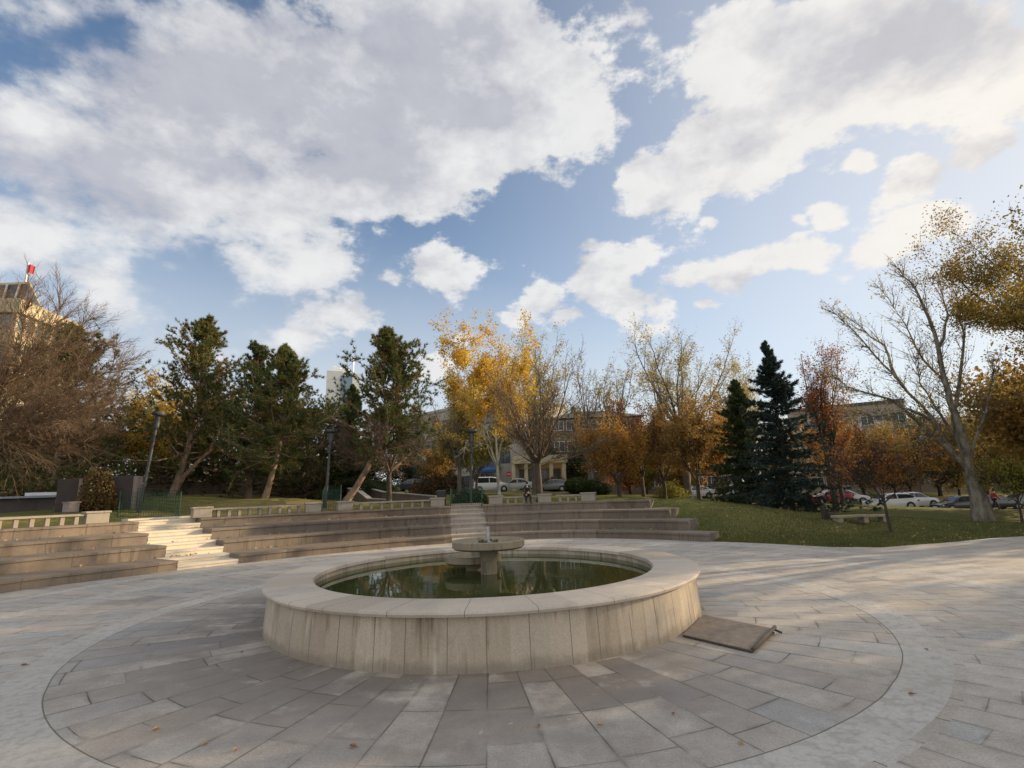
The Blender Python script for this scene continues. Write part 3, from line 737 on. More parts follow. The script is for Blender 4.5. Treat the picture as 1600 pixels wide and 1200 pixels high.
# pines
pine('tallest pine of the left group with two trunks', 268, 37, 505, 185, 41, lean=(.28, 0), crown0=.16, brown=.28, dens=1.9)
tt = bpy.data.objects['pine_tree.001']; 
tubes('trunk', [(0, 0, 0, .75, 0, 1.5, .2, .15), (.75, 0, 1.5, 2.3, .2, 3.3, .15, .11), (2.3, .2, 3.3, 3.0, .3, 5.2, .11, .07)], B_PINE, tt, 8)
pine('dark pine in the middle of the left group', 388, 42, 545, 170, 42, mat=L_PIND, crown0=.06, brown=.12, dens=1.9)
pine('pine on a leaning bare trunk beside the white tower', 414, 36, 548, 160, 43, lean=(.26, 0), crown0=.2, brown=.16, dens=1.8)
pine('low dark pine between the memorial blocks and the tallest pine', 245, 52, 665, 200, 48, mat=L_PIND, crown0=.0, dens=1.8)
pine('low dark pine behind the middle of the left pine group', 405, 55, 655, 230, 49, mat=L_PIND, crown0=.0, dens=2.0)
pine('low dark pine filling the gap behind the left group', 330, 50, 630, 260, 44, mat=L_PIND, crown0=.0, dens=2.2)
pine('low dark pine behind the leaning trunk and the second lamp', 478, 50, 650, 250, 45, mat=L_PIND, crown0=.0, dens=2.2)
spruce('small pointed fir in front of the white tower', 545, 50, 604, 105, 32, L_PIND, name='fir_tree', z0=.08, power=.75)
pine('pine on a strongly leaning sunlit trunk right of the white tower', 540, 35, 525, 180, 46, lean=(.70, 0), crown0=.27, brown=.2, dens=1.8)
# centre
deciduous('bare brown tree with a wide low fan of twigs in front of the leaning pine', 608, 36, 612, 185, 51, B_BROWN, fork=.26, nmain=8, spread=58, q=dict(FAN, trop=[.02, .01, 0, 0, 0], kids=[1.3, 1.2, 1.1, 1.1]), twig=B_TWIG, r=.17)
deciduous('slender pale yellow tree between the bare fan tree and the third lamp', 718, 47, 606, 84, 52, B_GREY, L_PALE, 2600, .09, name='autumn_tree', fork=.2, spread=24, nmain=5)
deciduous('yellow green bushy tree behind the third lamp', 745, 50, 655, 110, 53, B_GREY, L_GRN, 11000, .10, name='autumn_tree', fork=.12, spread=40)
deciduous('tall golden yellow tree left of the big bare centre tree', 780, 47, 520, 150, 54, B_BIRCH, L_YEL, 34000, .095, name='autumn_tree', fork=.16, spread=30, nmain=6, hide_low=.3, r=.14)
deciduous('sparse tall yellow tree rising behind the big bare centre tree', 838, 55, 518, 140, 55, B_GREY, L_PALE, 9000, .092, name='autumn_tree', fork=.2, spread=30, nmain=6, hide_low=.3)
deciduous('big bare tree in the centre with a vase shaped fan of dark branches', 844, 36, 556, 255, 56, B_BROWN, L_BRN, 2200, .05, fork=.24, nmain=10, spread=64, q=dict(FAN, trop=[.03, .02, 0, 0, 0], kids=[1.15, 1.1, 1.0, 1.0]), twig=B_BRNT, r=.225, name='bare_tree')
deciduous('thin half bare tree right of the big centre tree', 925, 60, 560, 90, 57, B_GREY, L_PALE, 1300, .10, name='autumn_tree', fork=.2, spread=24, nmain=5)
deciduous('slim yellow poplar above the orange trees', 968, 62, 566, 74, 58, B_GREY, L_PALE, 1900, .11, name='poplar_tree', fork=.2, spread=20, nmain=5)
deciduous('low round orange tree right of the round green bushes', 968, 45, 655, 105, 59, B_BROWN, L_ORA, 14000, .078, name='autumn_tree', fork=.1, spread=42, group=None)
deciduous('russet tree behind the low round orange tree', 1006, 52, 628, 86, 60, B_BROWN, L_RUS, 7000, .08, name='autumn_tree', fork=.2, spread=34)
deciduous('rust brown tree left of the tall airy yellow tree', 1040, 50, 640, 80, 61, B_BROWN, L_BRN, 9000, .085, name='autumn_tree', fork=.2, spread=34)
deciduous('tall airy half bare yellow tree with wide limbs above the orange row', 1076, 56, 522, 165, 62, B_GREY, L_PALE, 8500, .09, name='autumn_tree', fork=.32, spread=42, nmain=8)
deciduous('dense ochre tree with a dark trunk on the lawn left of the white minivan', 1094, 46, 618, 100, 63, B_BROWN, L_BRN, 15000, .085, name='autumn_tree', fork=.16, spread=30)
deciduous('broad golden brown tree with a forked trunk in front of the white minivan', 1132, 49, 645, 118, 64, B_BROWN, L_ORA, 12000, .08, name='autumn_tree', fork=.14, spread=42)
deciduous('rounded pale yellow poplar behind the dark spruce', 1172, 64, 570, 72, 65, B_GREY, L_PALE, 13000, .11, name='poplar_tree', fork=.1, spread=26, nmain=7)
spruce('shorter dark spruce behind the tall pointed spruce', 1172, 43, 596, 135, 33, z0=.05, mat=L_PIND, group='dark spruces on the right lawn')
spruce('tall dark pointed spruce on the right lawn', 1240, 37, 536, 190, 34, z0=.05, lean=-.03, group='dark spruces on the right lawn', power=1.05)
# right
deciduous('narrow russet tree with a thin bare top beside the tall dark spruce', 1308, 40, 542, 84, 71, B_BROWN, L_RUS, 8000, .068, name='autumn_tree', fork=.14, spread=18, nmain=6, lean=(-.05, 0), q=dict(trop=[.12, .12, .08, .05]))
deciduous('orange tree beneath the narrow russet tree', 1318, 44, 650, 95, 72, B_BROWN, L_ORA, 6000, .075, name='autumn_tree', fork=.16, spread=38)
deciduous('small red leaved young tree at the edge of the grass slope', 1393, 24.3, 668, 112, 73, B_DARK, L_RUS, 2600, .05, name='young_tree', fork=.26, spread=42, r=.065, lean=(-.08, 0))
limb_tree('large pale barked plane tree leaning left with sparse leaves', 1537, 33, [(1530, 780), (1517, 738)], .46, [
    [(1508, 700), (1492, 650), (1478, 590), (1462, 520), (1430, 450), (1405, 420)], [(1495, 712), (1476, 690), (1455, 650), (1400, 590), (1345, 530), (1300, 485)], [(1490, 655), (1500, 590), (1507, 520), (1495, 460)],
    [(1480, 700), (1440, 665), (1395, 625), (1340, 610), (1295, 585)], [(1478, 600), (1440, 560), (1415, 505), (1375, 450)], [(1468, 545), (1480, 490), (1470, 440)], [(1455, 655), (1420, 640), (1370, 650), (1320, 650)], [(1515, 715), (1535, 660), (1548, 610), (1560, 560)], [(1500, 690), (1470, 650), (1440, 600), (1430, 560)], [(1400, 590), (1380, 540), (1330, 500)]],
    74, B_PLANE, B_GREY, dict(lev=1, n=[5, 4], wob=[.10, .14], trop=[.05, .03], st=[.1], kids=[1.5], ang=[34], rat=[.6], rr=[.5], rmin=.011), 2.0, 5, .5, (L_PALE, 3000, .07), 'plane_tree')
deciduous('broad oak with dense olive brown leaves at the right edge', 1950, 24.5, 225, 560, 75, B_DARK, L_OAK, 108000, .068, name='oak_tree', fork=.28, nmain=8, spread=62, r=.38, sig=.34)
deciduous('small yellow green tree at the right edge below the oak', 1598, 31, 712, 92, 76, B_BROWN, L_GRN, 3200, .075, name='young_tree', fork=.25, spread=45, r=.06)
# trees beyond the street
k = 0
for (px, Y, yt, w, mat, lab) in ((1352, 62, 650, 110, L_OLI, 'olive tree behind the small red young tree'), (1425, 64, 655, 130, L_BRN, 'brown tree behind the plane tree branches'), (1470, 70, 640, 120, L_DGR, 'dark green tree behind the white sport utility car'),
        (1500, 72, 690, 100, L_OLI, 'low olive tree behind the dark parked sedan'), (1545, 60, 640, 150, L_BRN, 'brown bare headed tree right of the plane tree trunk'), (1600, 56, 615, 150, L_OLI, 'olive brown tree under the oak at the right edge'), (1640, 70, 600, 160, L_BRN, 'brown tree at the far right edge behind the oak'),
        (1400, 70, 700, 120, L_DGR, 'dark green tree above the white sport utility car roof'), (900, 74, 690, 70, L_DGR, 'dark tree beside the cream portico')):
    deciduous(lab, px, Y, yt, w, 80 + k, B_DARK, mat, 11000, .11, name='street_tree', fork=.12, spread=42, group='trees along the far street', q=dict(lev=2, kids=[2.2, 2.4], n=[4, 4, 3], st=[.2, .2])); k += 1
# oaks added out of view at right: they keep the low sun off the plaza
for (x, y, H, w, mt, lab) in ((44, 32, 14, 12, L_BRN, 'oak added out of view at right for shade, by the street'), (33, 8, 12, 11, L_OLI, 'oak added out of view at right for shade, by the open plaza'), (47, 18, 15, 13, L_OLI, 'tallest oak added out of view at right for shade'), (38, 35, 13, 12, L_BRN, 'oak added out of view at right for shade, behind the broad oak'), (40, 5, 14, 12, L_BRN, 'brown oak added out of view at right for shade, nearest the viewer'), (45, 42, 14, 12, L_OLI, 'oak added out of view at right for shade, farthest along the street'), (30, 11.5, 12, 11, L_OLI, 'oak added out of view at right for shade, closest to the pale rings'), (37, 12, 13, 11, L_BRN, 'brown oak added out of view at right for shade, between two olive oaks')):
    t = thing('oak_tree', lab, 'tree', (x, y, ground(x, y) - .05)); rs = np.random.RandomState(int(x)); kk = Sk(int(x))
    tubes('trunk', [(0, 0, 0, 0, .1, H * .3, .36, .26)], B_DARK, t, 9)
    for i in range(7):
        a = i * .9; kk.grow(np.array([0, .1, H * .28]), np.array([math.cos(a) * .8, math.sin(a) * .8, .75]), H * .42, .16, 0, dict(BASE_Q, lev=2, kids=[2, 2.2], n=[4, 4, 3], st=[.2, .2]))
    tubes('limb', kk.S, B_DARK, t, 5); T = np.array(kk.tip); leaves('crown', T[rs.randint(0, len(T), 11000)] + rs.normal(size=(11000, 3)) * .6, .18, mt, t, rs)
for (px, Y, yt, w, mat, lab) in ((575, 66, 690, 110, L_DGR, 'dark tree behind the sign of the ramp, left of the bare fan tree'), (640, 70, 680, 100, L_DGR, 'dark tree behind the bare fan tree'), (690, 66, 700, 70, L_BRN, 'brown tree behind the litter bin'), (530, 62, 700, 100, L_OLI, 'olive tree behind the second lamp post'), (1012, 62, 690, 70, L_OLI, 'olive tree in front of the brick red block'), (1062, 64, 690, 80, L_BRN, 'low brown tree in front of the brick red block'), (985, 66, 680, 70, L_RUS, 'russet tree in front of the dark brown block'), (1215, 66, 660, 90, L_BRN, 'brown tree behind the two dark spruces'), (20, 46, 640, 130, L_OLI, 'olive tree behind the big bare tree at the far left'), (75, 52, 660, 120, L_BRN, 'brown tree behind the kiosk')):
    deciduous(lab, px, Y, yt, w, 130 + k, B_DARK, mat, 10000, .11, name='street_tree', fork=.08, spread=46, group='trees along the far street', q=dict(lev=2, kids=[2.2, 2.4], n=[4, 4, 3], st=[.1, .1])); k += 1
# bushes
L_MGR = leafmat('clipped_green_leaf', [(.05, .08, .025), (.075, .105, .03), (.04, .062, .02), (.09, .11, .04)], .2)
for (px, w, h, lab) in ((901, 2.6, 1.75, 'largest of three round clipped green bushes, leftmost'), (926, 2.2, 1.5, 'middle one of three round clipped green bushes'), (944, 1.7, 1.2, 'smallest of three round clipped green bushes, rightmost')):
    bush(lab, px, 55, w, h, int(px), L_MGR, 6500, .075, 'round_bush', 'round clipped bushes in front of the street', True)
L_HED = leafmat('reddish_hedge_leaf', [(.12, .07, .035), (.17, .10, .04), (.08, .075, .03), (.14, .06, .04)], .25)
bush('low reddish brown hedge bush left of the third lamp', 668, 52, 4.2, 2.0, 91, L_HED, 4200, .09, 'hedge_bush')
bush('brown hedge bush behind the litter bin', 700, 50, 3.4, 2.1, 92, L_HED, 3600, .09, 'hedge_bush')
bush('dark green low bush around the third lamp post', 735, 36, 2.6, 1.1, 93, L_DGR, 3600, .06, 'shrub')
bush('yellow low bush under the rust brown tree', 1050, 54, 3.2, 1.7, 94, L_GRN, 2200, .08, 'shrub')
bush('green bush at the foot of the small left trees', 590, 56, 4.4, 1.9, 95, L_DGR, 3200, .09, 'shrub')
bush('dark bush in front of the cream portico', 868, 66, 3.4, 1.9, 96, L_DGR, 5200, .08, 'shrub')
# ------------------------------------------------------------------ lamps and their wire fences
M_LAMP = simple('lamp_post_paint', (.075, .078, .085), .5, .5, .2, 8); M_LAMPD = simple('lamp_cap_dark', (.045, .045, .05), .5, .3)
M_GREEN = simple('green_wire', (.012, .055, .035), .5, .3)
def lamp(label, px, pyb, Y, ytop, pxtop, r=.09):
    p = spot(px, Y); H = at(pxtop, ytop, Y).z - p.z; top = at(pxtop, ytop, Y)
    t = thing('street_lamp', label, 'street lamp', p, 0, 'lamp posts along the top of the terraces')
    d = Vector((top.x - p.x, 0, H)); u = d.normalized(); P = lambda s: d * s
    MB().tube([P(0), P(.04), P(.041), P(.82)], [r * 1.5, r * 1.5, r, r * .92], 14).build('pole', M_LAMP, t, smooth=True)
    MB().tube([P(.82), P(.825), P(.955), P(.96)], [r * .95, r * 1.75, r * 1.9, r * 1.2], 14).build('lamp_head', M_LAMP, t, smooth=True)
    MB().tube([P(.96), P(.975), P(1.0)], [r * 4.2, r * 4.4, r * 3.7], 20).build('cap', M_LAMPD, t)
    q = P(.72) + Vector((.0, -r * 1.2, 0)); MB().box(q, (.2, .12, .34), 0, .015).build('junction_box', M_LAMPD, t)
    return t, p
def fence(label, pxs, Y0, Y1, h):
    a, b = spot(pxs[0], Y0), spot(pxs[1], Y0); c, d = spot(pxs[1] + 1, Y1), spot(pxs[0] + 3, Y1); cor = [a, b, c, d]; ctr = (a + b + c + d) / 4
    t = thing('wire_fence', label, 'fence', ctr, 0, 'green wire fences round the lamp posts')
    for i in range(4):
        p, q = cor[i] - ctr, cor[(i + 1) % 4] - ctr
        MB().tube([p + Vector((0, 0, -.05)), p + Vector((0, 0, h + .06))], .035, 8).build('post', M_GREEN, t)
        w = MB(); L = (q - p).length; n = max(3, int(L / .13))
        for k in range(1, n): s = p + (q - p) * (k / n); w.tube([s + Vector((0, 0, .03)), s + Vector((0, 0, h))], .010, 4, False)
        for k in range(7): z = Vector((0, 0, .05 + (h - .06) * k / 6)); w.tube([p + z, q + z], .011, 4, False)
        w.build('mesh_panel', M_GREEN, t)
    return t
lamp('leaning pale lamp post at the top of the cream steps', 217, 800, 28.6, 643, 249, .08)
lamp('second lamp post from the left, between the pine trunks', 508, 795, 33, 671, 518)
lamp('upright dark lamp post above the grey steps behind the fountain', 736, 787, 34.5, 671, 737)
fence('wide green wire fence around the leaning lamp post', (184, 279), 27.2, 30, 1.25)
fence('narrow green wire fence around the second lamp post from the left', (503, 531), 31.5, 33.6, 1.15)
fence('green wire fence with shrubs around the dark lamp post above the grey steps', (704, 753), 33.4, 36.5, 1.05)

# ------------------------------------------------------------------ blocks, walls, ramp on the left lawn
M_BLK = stone_mat('dark_memorial_stone', (.065, .052, .05), (.11, .088, .08), (.04, .035, .03), None, 10., .5)
M_BLKL = stone_mat('pale_block_edge', (.27, .22, .20), (.36, .30, .27), (.2, .16, .14), None, 10., .5)
def block(label, px, Y, w, d, h, tilt=0.):
    p = spot(px, Y); t = thing('stone_block', label, 'stone block', p, R_(20), 'dark stone blocks behind the left balustrade')
    MB().box((0, 0, h / 2 - .1), (w, d, h + .2), 0, .025).build('slab', M_BLK, t)
    MB().box((w / 2 + .1, 0, h / 2 - .1), (.21, d * 1.05, h + .18), 0, .015).build('end_slab', M_BLKL, t)
block('dark stone block left of the red and green bush', 106, 29, .95, .8, 1.75)
block('dark stone block with a pale end, right of the red and green bush', 190, 30, 1.1, .9, 1.85)
p = spot(110, 27.5); t = thing('stone_plinth', 'small low grey plinth in front of the left dark stone block', 'plinth', p, R_(-25))
MB().box((0, 0, .22), (.6, .5, .5), 0, .03).build('body', M_BLKL, t); MB().box((0, 0, .49), (.68, .58, .06), 0, .015).build('cap', M_BLKL, t)
# low slab roof / parked pale vehicle glimpse at the far left
M_WHITE = simple('white_paint', (.74, .75, .76), .4, 0, .05, 3, coat=.4); M_SLATE = simple('blue_grey_sheet', (.26, .30, .35), .5, 0, .15)
p = spot(42, 32); t = thing('garden_kiosk', 'low kiosk with a pale flat roof behind the left balustrade', 'kiosk', p, R_(24))
MB().box((0, 0, .30), (3.2, 2.2, .8)).build('wall', M_BLK, t); MB().box((-.3, 0, .77), (4.0, 2.8, .12), 0, .02).build('roof', M_SLATE, t)
MB().box((.9, 0, .94), (1.7, 1.6, .2), 0, .03).build('roof_light', M_WHITE, t)
def wall(name, label, pts, h, th, mat, cap=None, caph=.08, cat='wall', group=None):
    c = sum(pts, Vector()) / len(pts); t = thing(name, label, cat, c, 0, group)
    def sw(o, z0, z1):
        rows = []
        for i, p in enumerate(pts):
            d = (pts[min(i + 1, len(pts) - 1)] - pts[max(i - 1, 0)]); n = Vector((-d.y, d.x, 0)).normalized() * o; q = p - c; hh = h[i] if hasattr(h, '__len__') else h
            rows.append([q + n + Vector((0, 0, z0)), q + n + Vector((0, 0, hh + z1)), q - n + Vector((0, 0, hh + z1)), q - n + Vector((0, 0, z0))])
        return rows
    MB().sweep(sw(th / 2, -.3, 0)).build('body', mat, t)
    if cap:
        rows = sw(th / 2 + .06, 0, caph)
        for r, i in zip(rows, range(len(pts))):
            hh = h[i] if hasattr(h, '__len__') else h
            for j in (0, 3): r[j].z = (pts[i] - c).z + hh + .002
        MB().sweep(rows).build('coping', cap, t)
    return t
wall('retaining_wall', 'long low brown retaining wall behind the pines', [spot(x, Y) for x, Y in ((170, 46), (230, 47), (300, 48), (380, 50), (470, 52), (535, 53))], 1.0, .4, M_WALLB, M_WALLB)
M_PALE = stone_mat('pale_coping', (.38, .35, .30), (.48, .44, .38), (.26, .23, .2), None, 10., .4)
wall('ramp_wall', 'dark ramp wall with pale sloping coping right of the leaning trunk', [spot(545, 47), spot(562, 43), spot(577, 39), spot(603, 38)], [1.0, .75, .25, .22], .3, M_WALLB, M_PALE, .07, group='dark walls of the ramp')
wall('ramp_wall', 'dark ramp wall running behind the bare fan tree', [spot(582, 50), spot(600, 45), spot(640, 41), spot(684, 38)], [.85, .62, .55, .45], .3, M_WALLB, M_PALE, .07, group='dark walls of the ramp')
# railing with white plates on the retaining wall
M_IRON = simple('black_iron', (.025, .025, .027), .6, .4)
def railing(label, pts, h, step, z0=0., name='iron_railing', group=None):
    c = sum(pts, Vector()) / len(pts); t = thing(name, label, 'railing', c, 0, group); top = MB(); bars = MB()
    up = Vector((0, 0, 1))
    for a_, b_ in zip(pts, pts[1:]):
        a, b = a_ - c, b_ - c; L = (b - a).length; n = max(2, int(L / step))
        top.tube([a + up * (h + z0), b + up * (h + z0)], .025, 6); top.tube([a + up * (.12 + z0), b + up * (.12 + z0)], .02, 6)
        for k in range(n): s = a + (b - a) * (k / n); bars.tube([s + up * z0, s + up * (h + z0)], .012, 4, False)
    top.build('rail', M_IRON, t); bars.build('bars', M_IRON, t)
    for p in pts: MB().box((p - c) + up * (h / 2 + z0), (.07, .07, h + .08)).build('post', M_IRON, t)
railing('black iron railing on top of the brown retaining wall', [spot(x, Y) for x, Y in ((225, 47), (300, 48), (380, 50))], .6, .16, 1.05, group=None)
railing('low black iron fence in front of the white minivan', [spot(x, Y) for x, Y in ((1062, 57), (1110, 57), (1160, 57), (1205, 57))], .9, .17)
# litter bin
p = spot(690, 35); t = thing('litter_bin', 'dark litter bin at the right end of the ramp wall', 'bin', p)
MB().box((0, 0, .05), (.5, .4, .3)).build('base', M_LAMPD, t); MB().sweep([[(-.24,-.2,.2),(.24,-.2,.2),(.24,.2,.2),(-.24,.2,.2)], [(-.29,-.25,.92),(.29,-.25,.92),(.29,.25,.92),(-.29,.25,.92)]]).build('body', M_LAMPD, t)
MB().box((0, 0, .97), (.62, .54, .07), 0, .02).build('lid', simple('blue_grey_lid', (.1, .11, .14), .5), t)
# benches and stump on the right lawn
M_CONC = stone_mat('bench_concrete', (.30, .24, .17), (.40, .33, .25), (.2, .16, .12), None, 20., .6)
for (px, Y, L, rz, lab) in ((1330, 26.2, 1.75, .12, 'front low stone bench on the right lawn'), (1362, 27.6, 1.6, -.02, 'rear low stone bench on the right lawn, beside the young red tree')):
    p = spot(px, Y); t = thing('stone_bench', lab, 'bench', p, rz, 'low stone benches on the right lawn')
    MB().box((0, 0, .29), (L, .5, .12), 0, .02).build('seat', M_CONC, t)
    for s in (-1, 1): MB().box((s * (L / 2 - .2), 0, .10), (.24, .42, .262)).build('leg', M_CONC, t)
p = spot(1294, 27.5); t = thing('stump_seat', 'dark rounded stump with an upright back beside the low stone benches', 'stump', p, .3)
MB().lathe([(.001, -.05), (.3, -.05), (.28, .22), (.2, .34), (.001, .36)], 14, (.14, 0, 0)).build('body', B_DARK, t, smooth=True); MB().box((-.22, 0, .32), (.12, .3, .75), 0, .03).build('back', B_DARK, t)

# ------------------------------------------------------------------ people
def skin(name, joints, edges, mat, parent, lvl=1):
    me = bpy.data.meshes.new(name); me.from_pydata([j[:3] for j in joints], edges, []); o = link(name, me, parent); me.materials.append(mat)
    md = o.modifiers.new('skin', 'SKIN'); me.skin_vertices.new() if not me.skin_vertices else None
    for i, j in enumerate(joints):
        rr = j[3] if hasattr(j[3], '__len__') else (j[3], j[3]); me.skin_vertices[0].data[i].radius = rr
    me.skin_vertices[0].data[0].use_root = True; md.use_smooth_shade = True
    sb = o.modifiers.new('sub', 'SUBSURF'); sb.levels = lvl; sb.render_levels = lvl
    return o
M_SKIN = simple('skin', (.50, .32, .24), .6, 0, .08); M_NAVY = simple('dark_jacket_cloth', (.018, .020, .028), .9); M_JEAN = simple('dark_trouser_cloth', (.02, .022, .032), .9); M_HAIR = simple('dark_hair', (.015, .012, .01), .8); M_SHOE = simple('black_shoe', (.012, .012, .012), .5); M_RED = simple('red_jacket_cloth', (.36, .035, .045), .85)
def head(o, c, rz=0., parts=True, tilt=.25):
    """a head with a face looking along local -y"""
    M = Matrix.Rotation(rz, 3, 'Z') @ Matrix.Rotation(tilt, 3, 'X')
    def tr(b): b.v = [tuple(M @ Vector(v) + Vector(c)) for v in b.v]; return b
    prof = [(.001, -.125), (.04, -.12), (.06, -.09), (.072, -.04), (.077, .01), (.078, .05), (.066, .09), (.04, .115), (.001, .122)]
    b = MB().lathe(prof, 20); b.v = [(x * .95, y * 1.2 + (-.012 if z < -.05 else 0), z) for x, y, z in b.v]
    b.add([(-.012, -.088, .02), (.012, -.088, .02), (.018, -.088, -.03), (-.018, -.088, -.03), (0, -.122, -.025)], [(0, 1, 4), (1, 2, 4), (2, 3, 4), (3, 0, 4)])
    for s in (-1, 1): b.box((s * .078, .005, -.005), (.016, .04, .06), 0, .006)
    tr(b)
    return b, tr
def person_sitting(loc, rz):
    t = thing('person', 'person in dark clothes sitting on the balustrade, leaning forward over their hands', 'person', loc, rz)
    # local: seat at z=.45, facing -y
    J = [(0, .0, .52, .11), (0, -.03, .72, (.13, .10)), (0, -.12, .92, (.15, .105)), (0, -.19, 1.02, .055), (0, -.22, 1.09, .05),
         (.17, -.14, .96, .055), (.22, -.24, .74, .045), (.08, -.44, .66, .034), (-.17, -.14, .96, .055), (-.22, -.24, .74, .045), (-.06, -.45, .66, .034),
         (.10, -.06, .50, .09), (.13, -.44, .52, .068), (.13, -.48, .28, .055), (.13, -.46, .07, .04), (.13, -.58, .03, .035), (-.10, -.06, .50, .09), (-.13, -.42, .52, .068), (-.14, -.36, .28, .055), (-.14, -.32, .07, .04), (-.14, -.44, .03, .035)]
    E = [(0,1),(1,2),(2,3),(3,4),(2,5),(5,6),(6,7),(2,8),(8,9),(9,10),(0,11),(11,12),(12,13),(13,14),(14,15),(0,16),(16,17),(17,18),(18,19),(19,20)]
    body = skin('body', J, E, M_SKIN, t)
    grown = lambda ids, k: [(*J[i][:3], tuple(r + k for r in J[i][3]) if hasattr(J[i][3], '__len__') else J[i][3] + k) for i in ids]
    skin('jacket', grown([0,1,2,3,5,6,7,8,9,10], .022), [(0,1),(1,2),(2,3),(2,4),(4,5),(5,6),(2,7),(7,8),(8,9)], M_NAVY, t)
    skin('trousers', grown([0,11,12,13,14,16,17,18,19], .016), [(0,1),(1,2),(2,3),(3,4),(0,5),(5,6),(6,7),(7,8)], M_JEAN, t)
    b, tr = head(t, (0, -.27, 1.2), 0, tilt=.5); b.build('head', M_SKIN, t, smooth=True)
    hb = MB().lathe([(.001, .128), (.05, .12), (.075, .09), (.086, .05), (.085, .01), (.08, -.03), (.06, -.04)], 18); hb.v = [(x * .97, y * 1.22 + .012, z + (.0 if y > -.03 else .05)) for x, y, z in hb.v]; tr(hb).build('hair', M_HAIR, t, smooth=True)
    for s in (1, -1):
        h = MB(); c = Vector((s * .06, -.48, .655)); h.box(c, (.08, .09, .03), 0, .012)
        for f in range(4): a = c + Vector(((f - 1.5) * .019, -.045, 0)); h.tube([a, a + Vector((0, -.035, -.004)), a + Vector((-s * .006, -.06 + abs(f - 1.3) * .008, -.025))], [.0095, .009, .007], 6)
        h.tube([c + Vector((-s * .035, .0, .004)), c + Vector((-s * .06, -.03, .008)), c + Vector((-s * .058, -.055, .002))], [.011, .010, .008], 6); h.build('hand', M_SKIN, t, smooth=True)
    for x, y in ((.13, -.53), (-.14, -.39)): MB().box((x, y, .035), (.09, .25, .085), 0, .025).build('shoe', M_SHOE, t)
    return t
a = th_at(822, 3, 1.9); pp = pol(a, tier_R(a, 3) + .50, TZ[3]); person_sitting(pp, R_(a - 90) + .35)
def person_walking(loc, rz):
    t = thing('person', 'person in a red jacket and dark trousers walking past the plane tree trunk', 'person', loc, rz)
    J = [(0, 0, .95, .11), (0, -.02, 1.15, (.12, .09)), (0, -.05, 1.38, (.15, .10)), (0, -.07, 1.5, .05), (0, -.08, 1.56, .05), (.19, -.05, 1.38, .05), (.23, .08, 1.12, .042), (.22, .02, .88, .032), (-.19, -.05, 1.38, .05), (-.23, -.16, 1.13, .042), (-.21, -.32, .94, .032),
         (.1, 0, .9, .085), (.11, -.2, .5, .065), (.11, -.28, .08, .042), (.11, -.42, .03, .035), (-.1, 0, .9, .085), (-.11, .1, .5, .065), (-.11, .36, .14, .042), (-.11, .26, .05, .035)]
    E = [(0,1),(1,2),(2,3),(3,4),(2,5),(5,6),(6,7),(2,8),(8,9),(9,10),(0,11),(11,12),(12,13),(13,14),(0,15),(15,16),(16,17),(17,18)]
    skin('body', J, E, M_SKIN, t); g = lambda ids, k: [(*J[i][:3], tuple(r + k for r in J[i][3]) if hasattr(J[i][3], '__len__') else J[i][3] + k) for i in ids]
    skin('jacket', g([0,1,2,3,5,6,7,8,9,10], .025), [(0,1),(1,2),(2,3),(2,4),(4,5),(5,6),(2,7),(7,8),(8,9)], M_RED, t); skin('trousers', g([0,11,12,13,15,16,17], .016), [(0,1),(1,2),(2,3),(0,4),(4,5),(5,6)], M_JEAN, t)
    b, tr = head(t, (0, -.1, 1.66), 0, tilt=.1); b.build('head', M_SKIN, t, smooth=True)
    hb = MB().lathe([(.001, .128), (.05, .12), (.075, .09), (.086, .05), (.085, .01), (.08, -.06), (.06, -.08)], 18); hb.v = [(x * .97, y * 1.22 + .012, z + (0 if y > -.03 else .06)) for x, y, z in hb.v]; tr(hb).build('hair', M_HAIR, t, smooth=True)
    for c in ((.22, .01, .82), (-.21, -.36, .90)):
        h = MB(); c = Vector(c); h.box(c, (.03, .08, .09), 0, .012)
        for f in range(4): q = c + Vector((0, (f - 1.5) * .019, -.045)); h.tube([q, q + Vector((0, -.004, -.035)), q + Vector((0, -.02, -.06 + abs(f - 1.3) * .008))], [.0095, .009, .007], 6)
        h.tube([c + Vector((0, -.04, .01)), c + Vector((0, -.062, -.02)), c + Vector((0, -.06, -.045))], [.011, .01, .008], 6); h.build('hand', M_SKIN, t, smooth=True)
    for x, y, z in ((.11, -.36, .04), (-.11, .30, .09)): MB().box((x, y, z), (.09, .26, .09), 0, .025).build('shoe', M_SHOE, t)
person_walking(spot(1557, 44), R_(70))

